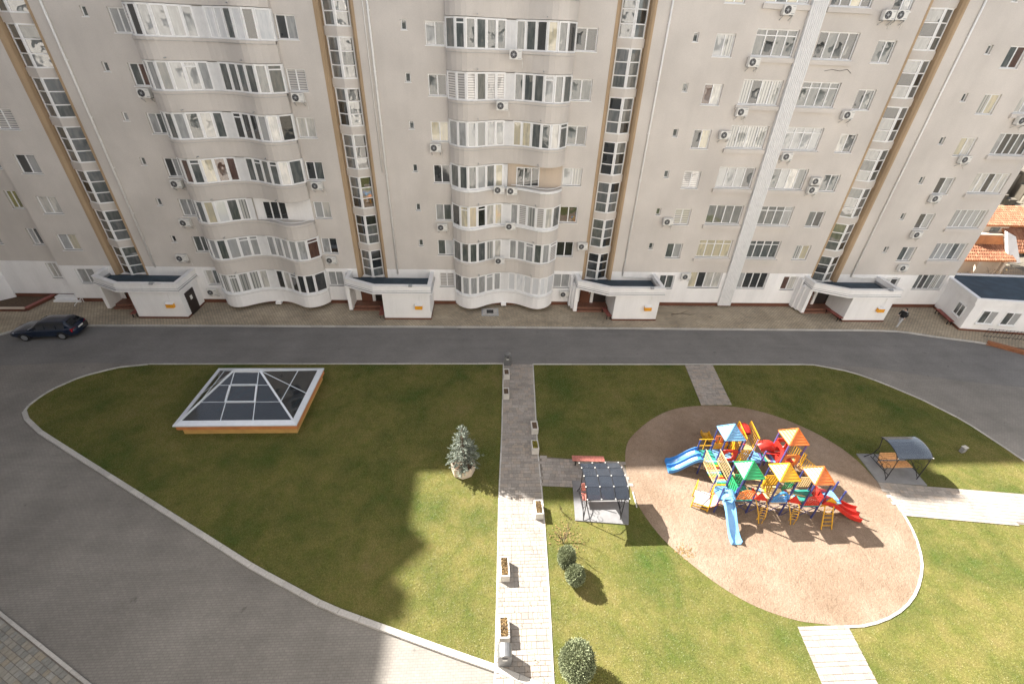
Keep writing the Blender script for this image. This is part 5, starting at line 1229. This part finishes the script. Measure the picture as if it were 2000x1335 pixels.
# back row
tower(13.02, 14.0, 17.0, 17.95, 'p_lblue', 'p_lblue', 'p_navy'); tower(16.38, 17.36, 16.62, 17.6, 'p_orange', 'p_red', 'p_purple'); tower(14.75, 15.5, 16.9, 17.75, None, 'p_lblue', 'p_purple')
tower(12.05, 12.78, 14.5, 15.3, None, 'p_lblue', 'p_navy'); tower(12.15, 12.98, 17.05, 17.8, None, 'p_teal', 'p_navy'); post(18.35, 14.25, 1.9); post(18.35, 14.85, 1.9)
part('deck', MB().box(17.12, 14.1, DK-.06, 18.35, 14.9, DK), 'p_lblue', PG)
# guard panels
slat_panel((12.85, 14.40), (13.72, 14.40), 1.25, 1.85, 'p_orange', 7, arch=True); slat_panel((12.85, 15.40), (13.72, 15.40), 1.25, 1.9, 'p_green', 6)
slat_panel((12.80, 14.5), (12.80, 15.3), 1.3, 1.95, 'p_green', 5); slat_panel((14.6, 14.22), (15.45, 14.22), 1.2, 1.62, 'p_blue', 6, .5); part('arch', MB().tube([(14.62+.82*t, 14.2, 1.5+.45*math.sin(math.pi*t)) for t in np.linspace(0, 1, 9)], .06, 8), 'p_blue', PG)
slat_panel((14.55, 15.22), (15.48, 15.22), 1.3, 2.0, 'p_yellow', 6); slat_panel((14.5, 14.4), (14.5, 15.15), 1.4, 2.05, 'p_yellow', 5)
slat_panel((16.2, 14.0), (17.05, 14.0), 1.2, 1.85, 'p_red', 7, arch=True); slat_panel((15.6, 15.0), (16.15, 15.0), 1.25, 1.95, 'p_green', 5); slat_panel((16.2, 14.98), (17.05, 14.98), 1.4, 2.1, 'p_cream', 7, 0)
slat_panel((14.03, 17.0), (14.03, 17.95), 1.25, 2.15, 'p_yellow', 6); slat_panel((13.05, 17.98), (13.98, 17.98), 1.2, 2.1, 'p_orange', 3, 0); ring_panel((13.04, 16.98), (13.98, 16.98), 1.62, .44, 'p_red', .26)
slat_panel((14.05, 16.98), (14.72, 16.98), 1.1, 2.0, 'p_yellow', 5, .6); ring_panel((16.40, 16.60), (17.34, 16.60), 1.6, .42, 'p_orange', .28); ring_panel((16.36, 16.66), (16.36, 17.55), 1.75, .5, 'p_red', .28)
ring_panel((16.42, 17.62), (17.32, 17.62), 1.75, .5, 'p_red', .24); tri_panel((13.82, 14.44), (14.5, 14.3), 1.18, 1.75, 'p_red'); tri_panel((15.5, 14.24), (16.15, 14.06), 1.18, 1.75, 'p_red')
part('tunnel_panel', MB().box(13.05, 17.9, .95, 13.95, 17.94, 1.6).box(14.06, 17.02, .62, 14.10, 17.9, 1.24), 'p_yellow', PG)
# bridges between the front towers
for xa, ya, xb, yb_ in ((13.75, 14.5, 14.55, 14.35), (15.48, 14.35, 16.2, 14.15)):
    for k in range(5):
        t = (k+.5)/5; x, y = xa+(xb-xa)*t, ya+(yb_-ya)*t; part('bridge_plank', MB().box(x-.06, y, DK-.04-.06*math.sin(math.pi*t), x+.06, y+.75, DK-.06*math.sin(math.pi*t)), ('p_cream', 'p_teal', 'p_red', 'p_cream', 'p_lblue')[k], PG)
    for yo in (0, .78): part('bridge_rail', MB().bar((xa, ya+yo, 1.7), (xb, yb_+yo, 1.7), .03, .03).bar((xa, ya+yo, 1.3), (xb, yb_+yo, 1.3), .025, .025), 'p_cream', PG)
for (xa, ya, xb, yb_) in ((14.0, 17.1, 14.75, 17.05), (15.5, 17.0, 16.38, 16.85)):
    for k in range(6):
        t = (k+.5)/6; x, y = xa+(xb-xa)*t, ya+(yb_-ya)*t; part('bridge_plank', MB().box(x-.055, y, DK-.04, x+.055, y+.6, DK), ('p_lblue', 'p_purple', 'p_teal', 'p_cream', 'p_purple', 'p_lblue')[k], PG)
    for yo in (0, .62): part('bridge_rail', MB().bar((xa, ya+yo, 1.75), (xb, yb_+yo, 1.75), .035, .035), 'p_red', PG)
# cross bracing and nets below the decks
br_ = MB()
for x0, x1, y in ((12.8, 13.75, 14.44), (14.55, 15.48, 14.27), (16.2, 17.08, 14.04), (13.75, 14.55, 14.36), (15.48, 16.2, 14.15)): br_.bar((x0, y, Z0+.1), (x1, y, DK-.15), .025, .025).bar((x1, y+.02, Z0+.1), (x0, y+.02, DK-.15), .025, .025).bar((x0, y+.4, .55), (x1, y+.4, .55), .03, .03)
part('bracing', br_, 'p_navy', PG)
# suspension bridge on the left with mesh sides
for k in range(13):
    t = (k+.5)/13; y = 17.05-(17.05-15.3)*t; z = DK+.04-.16*math.sin(math.pi*t); part('bridge_plank', MB().box(12.2, y-.055, z-.03, 12.95, y+.055, z), ('p_lblue', 'p_green', 'p_yellow', 'p_red', 'p_cream')[k % 5], PG)
for x in (12.17, 12.98):
    nm = MB(); nm.bar((x, 17.08, 2.0), (x, 15.28, 1.95), .035, .035).bar((x, 17.08, 1.2), (x, 15.28, 1.15), .03, .03)
    for k in range(14):
        y = 17.05-1.75*k/13; nm.bar((x, y, 1.1), (x, y-.25 if k < 12 else y, 1.98), .018, .018); nm.bar((x, y, 1.1), (x, y+.25 if k > 1 else y, 1.98), .018, .018)
    part('mesh_side', nm, 'p_cream', PG)
# yellow railed ramp at the back with the red tunnel behind
part('ramp', MB().hexa([(14.8, 17.75, DK-.05), (15.48, 17.75, DK-.05), (15.48, 18.85, 1.35), (14.8, 18.85, 1.35), (14.8, 17.75, DK), (15.48, 17.75, DK), (15.48, 18.85, 1.41), (14.8, 18.85, 1.41)]), 'p_cream', PG)
for x in (14.78, 15.5):
    nm = MB().bar((x, 17.7, 2.15), (x, 18.85, 2.4), .04, .04).bar((x, 17.7, 1.25), (x, 18.85, 1.5), .035, .035).bar((x, 18.85, Z0), (x, 18.85, 2.4), .045, .045)
    for k in range(10): y = 17.7+1.15*k/9; nm.bar((x, y, 1.2+.25*k/9), (x, y, 2.15+.25*k/9), .02, .02)
    part('ramp_rail', nm, 'p_yellow', PG)
part('tunnel', MB().tube([(15.14, 18.45+.55*t, 1.75+.12*math.sin(3*t)) for t in np.linspace(0, 1, 5)], [.32, .36, .38, .36, .3], 14, False), 'p_red', PG, True)
part('tunnel', MB().tube([(15.62+.7*t, 17.62, 1.55+.18*math.sin(math.pi*t)) for t in np.linspace(0, 1, 7)], .30, 12, False), 'p_red', PG, True)
# slides
chute(spath((12.38, 14.35), (12.40, 12.62), .12, DK+.03), .50, 'p_lblue')
hd_ = MB(); 
for k in range(8):
    a0, a1 = math.pi*k/8, math.pi*(k+1)/8
    hd_.hexa([(12.38+.32*math.cos(a0), 14.2, 1.35+.42*math.sin(a0)), (12.38+.32*math.cos(a1), 14.2, 1.35+.42*math.sin(a1)), (12.38+.32*math.cos(a1), 14.5, 1.45+.46*math.sin(a1)), (12.38+.32*math.cos(a0), 14.5, 1.45+.46*math.sin(a0)), (12.38+.28*math.cos(a0), 14.2, 1.35+.38*math.sin(a0)), (12.38+.28*math.cos(a1), 14.2, 1.35+.38*math.sin(a1)), (12.38+.28*math.cos(a1), 14.5, 1.45+.42*math.sin(a1)), (12.38+.28*math.cos(a0), 14.5, 1.45+.42*math.sin(a0))])
part('slide_hood', hd_, 'p_lblue', PG); part('slide_hood', MB().box(12.04, 14.44, 1.16, 12.08, 14.5, 1.75).box(12.70, 14.44, 1.16, 12.74, 14.5, 1.75), 'p_blue', PG)
chute(spath((12.2, 17.42), (10.52, 17.55), .14, DK+.03), .92, 'p_blue', 2)
chute(spath((13.45, 18.0), (13.85, 20.2), .16, DK+.03), .5, 'p_yellow')
chute([(17.3+2.35*t, 14.45-.42*t+.12*math.sin(3*t), 1.18-.98*smoothstep(.05, .95, t)) for t in np.linspace(0, 1, 10)], .86, 'p_red', 2)
part('slide_hood', MB().box(17.12, 14.05, DK, 17.16, 14.9, 1.75), 'p_red', PG); tri_panel((17.2, 14.03), (18.3, 14.15), 1.0, 1.7, 'p_yellow')
# ladders, steps and climbing bars
ld = MB()
for x0_, x1_ in ((17.25, 17.22), (17.72, 17.78)): ld.tube([(x0_, 13.85, 1.25), (x0_, 13.75, 1.0), ((x0_+x1_)/2, 13.55, .55), (x1_, 13.35, Z0)], .03, 6)
for k in range(5): t = k/4.6; ld.bar((17.24, 13.8-.42*t, 1.05-.9*t), (17.75, 13.8-.42*t, 1.05-.9*t), .03, .03)
part('ladder', ld, 'p_yellow', PG)
for xo, yo in ((14.2, 13.85), (15.85, 13.75)):
    cl = MB()
    for sgn in (-1, 1): cl.tube([(xo+sgn*.28, yo+.55, DK), (xo+sgn*.26, yo+.25, .95), (xo+sgn*.18, yo, .5), (xo+sgn*.08, yo-.08, Z0)], .025, 6)
    for k in range(5): z = .3+.18*k; cl.tube([(xo-.22+.44*t, yo+.12*(z-.3)+.1*math.sin(math.pi*t), z) for t in np.linspace(0, 1, 5)], .02, 5)
    part('climbing_bars', cl, 'p_yellow', PG)
for k in range(5): part('step', MB().box(17.42+.24*k, 16.72, DK-.22-.2*k, 17.64+.24*k, 17.45, DK-.17-.2*k), 'wood', PG)
for y in (16.68, 17.5):
    sr = MB().bar((17.4, y, 1.95), (18.6, y, 1.0), .04, .04).bar((17.4, y, 1.3), (18.6, y, .35), .035, .035).bar((18.6, y, Z0), (18.6, y, 1.02), .04, .04)
    for k in range(8): x = 17.45+1.12*k/7; sr.bar((x, y, 1.28-.93*k/7), (x, y, 1.92-.93*k/7), .022, .022)
    part('stair_rail', sr, 'p_yellow', PG)
part('climbing_bars', MB().tube([(16.9, 16.3, Z0), (16.9, 16.25, 1.0), (16.9, 16.55, 1.3)], .025, 6).tube([(17.2, 16.3, Z0), (17.2, 16.25, 1.0), (17.2, 16.55, 1.3)], .025, 6).bar((16.9, 16.27, .4), (17.2, 16.27, .4), .025, .025).bar((16.9, 16.27, .7), (17.2, 16.27, .7), .025, .025), 'p_cream', PG)
part('climbing_bars', MB().tube([(14.15, 16.7, Z0), (14.15, 16.6, 1.1), (14.15, 16.95, 1.35)], .025, 6).tube([(14.6, 16.7, Z0), (14.6, 16.6, 1.1), (14.6, 16.95, 1.35)], .025, 6).bar((14.15, 16.62, .5), (14.6, 16.62, .5), .025, .025).bar((14.15, 16.61, .85), (14.6, 16.61, .85), .025, .025), 'p_cream', PG)
part('guard_panel', MB().bar((12.1, 17.84, 2.0), (12.95, 17.84, 2.0), .035, .035).bar((12.1, 17.84, 1.5), (12.95, 17.84, 1.5), .03, .03).bar((12.5, 17.84, 1.2), (12.5, 17.84, 2.0), .03, .03), 'p_yellow', PG)
# low yellow platform steps at the left front
part('platform', MB().hexa([(11.0, 14.85, .42), (11.7, 14.55, .42), (12.0, 15.2, .62), (11.3, 15.5, .62), (11.0, 14.85, .47), (11.7, 14.55, .47), (12.0, 15.2, .67), (11.3, 15.5, .67)]), 'p_white', PG)
pf = MB()
for (x, y), z in (((10.95, 14.85), .85), ((11.68, 14.52), .85), ((12.02, 15.2), 1.4), ((11.28, 15.52), 1.4)): pf.bar((x, y, Z0), (x, y, z), .045, .045)
pf.bar((10.95, 14.85, .85), (11.28, 15.52, 1.4), .03, .03).bar((11.68, 14.52, .85), (12.02, 15.2, 1.4), .03, .03).bar((10.95, 14.85, .22), (11.68, 14.52, .22), .04, .05).bar((10.95, 14.85, .44), (11.68, 14.52, .44), .04, .05)
part('platform_frame', pf, 'p_yellow', PG)
part('platform_steps', MB().hexa([(11.75, 14.5, .45), (12.15, 14.45, .75), (12.2, 15.2, .75), (11.95, 15.2, .5), (11.75, 14.5, .5), (12.15, 14.45, .8), (12.2, 15.2, .8), (11.95, 15.2, .55)]), 'p_orange', PG)

# ================================================================== GRASS
def grass_field(name, poly, n_target, seed, holes):
    g = np.random.default_rng(seed); P_ = np.array(poly); lo, hi = P_.min(0), P_.max(0)
    X = g.uniform(lo[0], hi[0], n_target); Y = g.uniform(lo[1], hi[1], n_target)
    # only where the picture looks
    d = np.stack([X, Y, np.full_like(X, -CAM_H)], 1); dp = d@fw; U = 1000+F_PX*(d@rr)/dp; Vv = 667.5-F_PX*(d@uu)/dp
    def inp(poly):
        c = np.zeros(len(X), bool); j = len(poly)-1
        for i in range(len(poly)):
            xi, yi = poly[i]; xj, yj = poly[j]
            with np.errstate(divide='ignore', invalid='ignore'):
                t = ((yi > Y) != (yj > Y)) & (X < (xj-xi)*(Y-yi)/(yj-yi)+xi)
            c ^= t; j = i
        return c
    ok = inp(poly) & (U > -60) & (U < 2060) & (Vv < 1400)
    for h in holes: ok &= ~inp(h)
    X, Y = X[ok], Y[ok]; n = len(X)
    a = g.uniform(0, 6.283, n); hgt = g.uniform(.008, .032, n); wd = g.uniform(.008, .017, n); la = g.uniform(0, 6.283, n); ln = g.uniform(.03, .075, n)
    v = np.zeros((n, 3, 3)); v[:, 0] = np.stack([X-np.cos(a)*wd, Y-np.sin(a)*wd, np.full(n, .06)], 1); v[:, 1] = np.stack([X+np.cos(a)*wd, Y+np.sin(a)*wd, np.full(n, .06)], 1); v[:, 2] = np.stack([X+np.cos(la)*ln, Y+np.sin(la)*ln, .065+hgt], 1)
    me = bpy.data.meshes.new(name); me.vertices.add(3*n); me.vertices.foreach_set('co', v.reshape(-1)); me.loops.add(3*n); me.loops.foreach_set('vertex_index', np.arange(3*n, dtype=np.int32)); me.polygons.add(n); me.polygons.foreach_set('loop_start', np.arange(0, 3*n, 3, dtype=np.int32)); me.polygons.foreach_set('loop_total', np.full(n, 3, dtype=np.int32)); me.update(calc_edges=True); me.validate()
    me.materials.append(MATS['grass_blades']); o = put(name, me); o['kind'] = 'stuff'; return o
slabs = [[(4.6, 13.8), (7.4, 13.8), (8.1, 16.3), (8.1, 18.0), (3.1, 18.5), (3.05, 16.3), (4.8, 16.2)], [(22.6, 18.35), (22.43, 16.2), (25.2, 15.9), (25.4, 18.2)], [(22.0, 16.4), (30.43, 15.3), (34, 14.7), (34, 12.8), (22.0, 14.0)], px([(1337, 712), (1391, 712), (1430, 797), (1368, 796)]), px([(1551, 1210), (1655, 1221), (1750, 1420), (1640, 1420)]), sand_s]
o = grass_field('grass', lawnL, 620000, 1, [[(-17.85, 20.85), (-11.6, 20.85), (-11.6, 25.7), (-17.85, 25.7)]]); o['label'] = 'short mown grass of the left lawn'; o['category'] = 'grass'
o = grass_field('grass', lawnR, 640000, 2, slabs); o['label'] = 'short dry grass of the lawns around the playground'; o['category'] = 'grass'
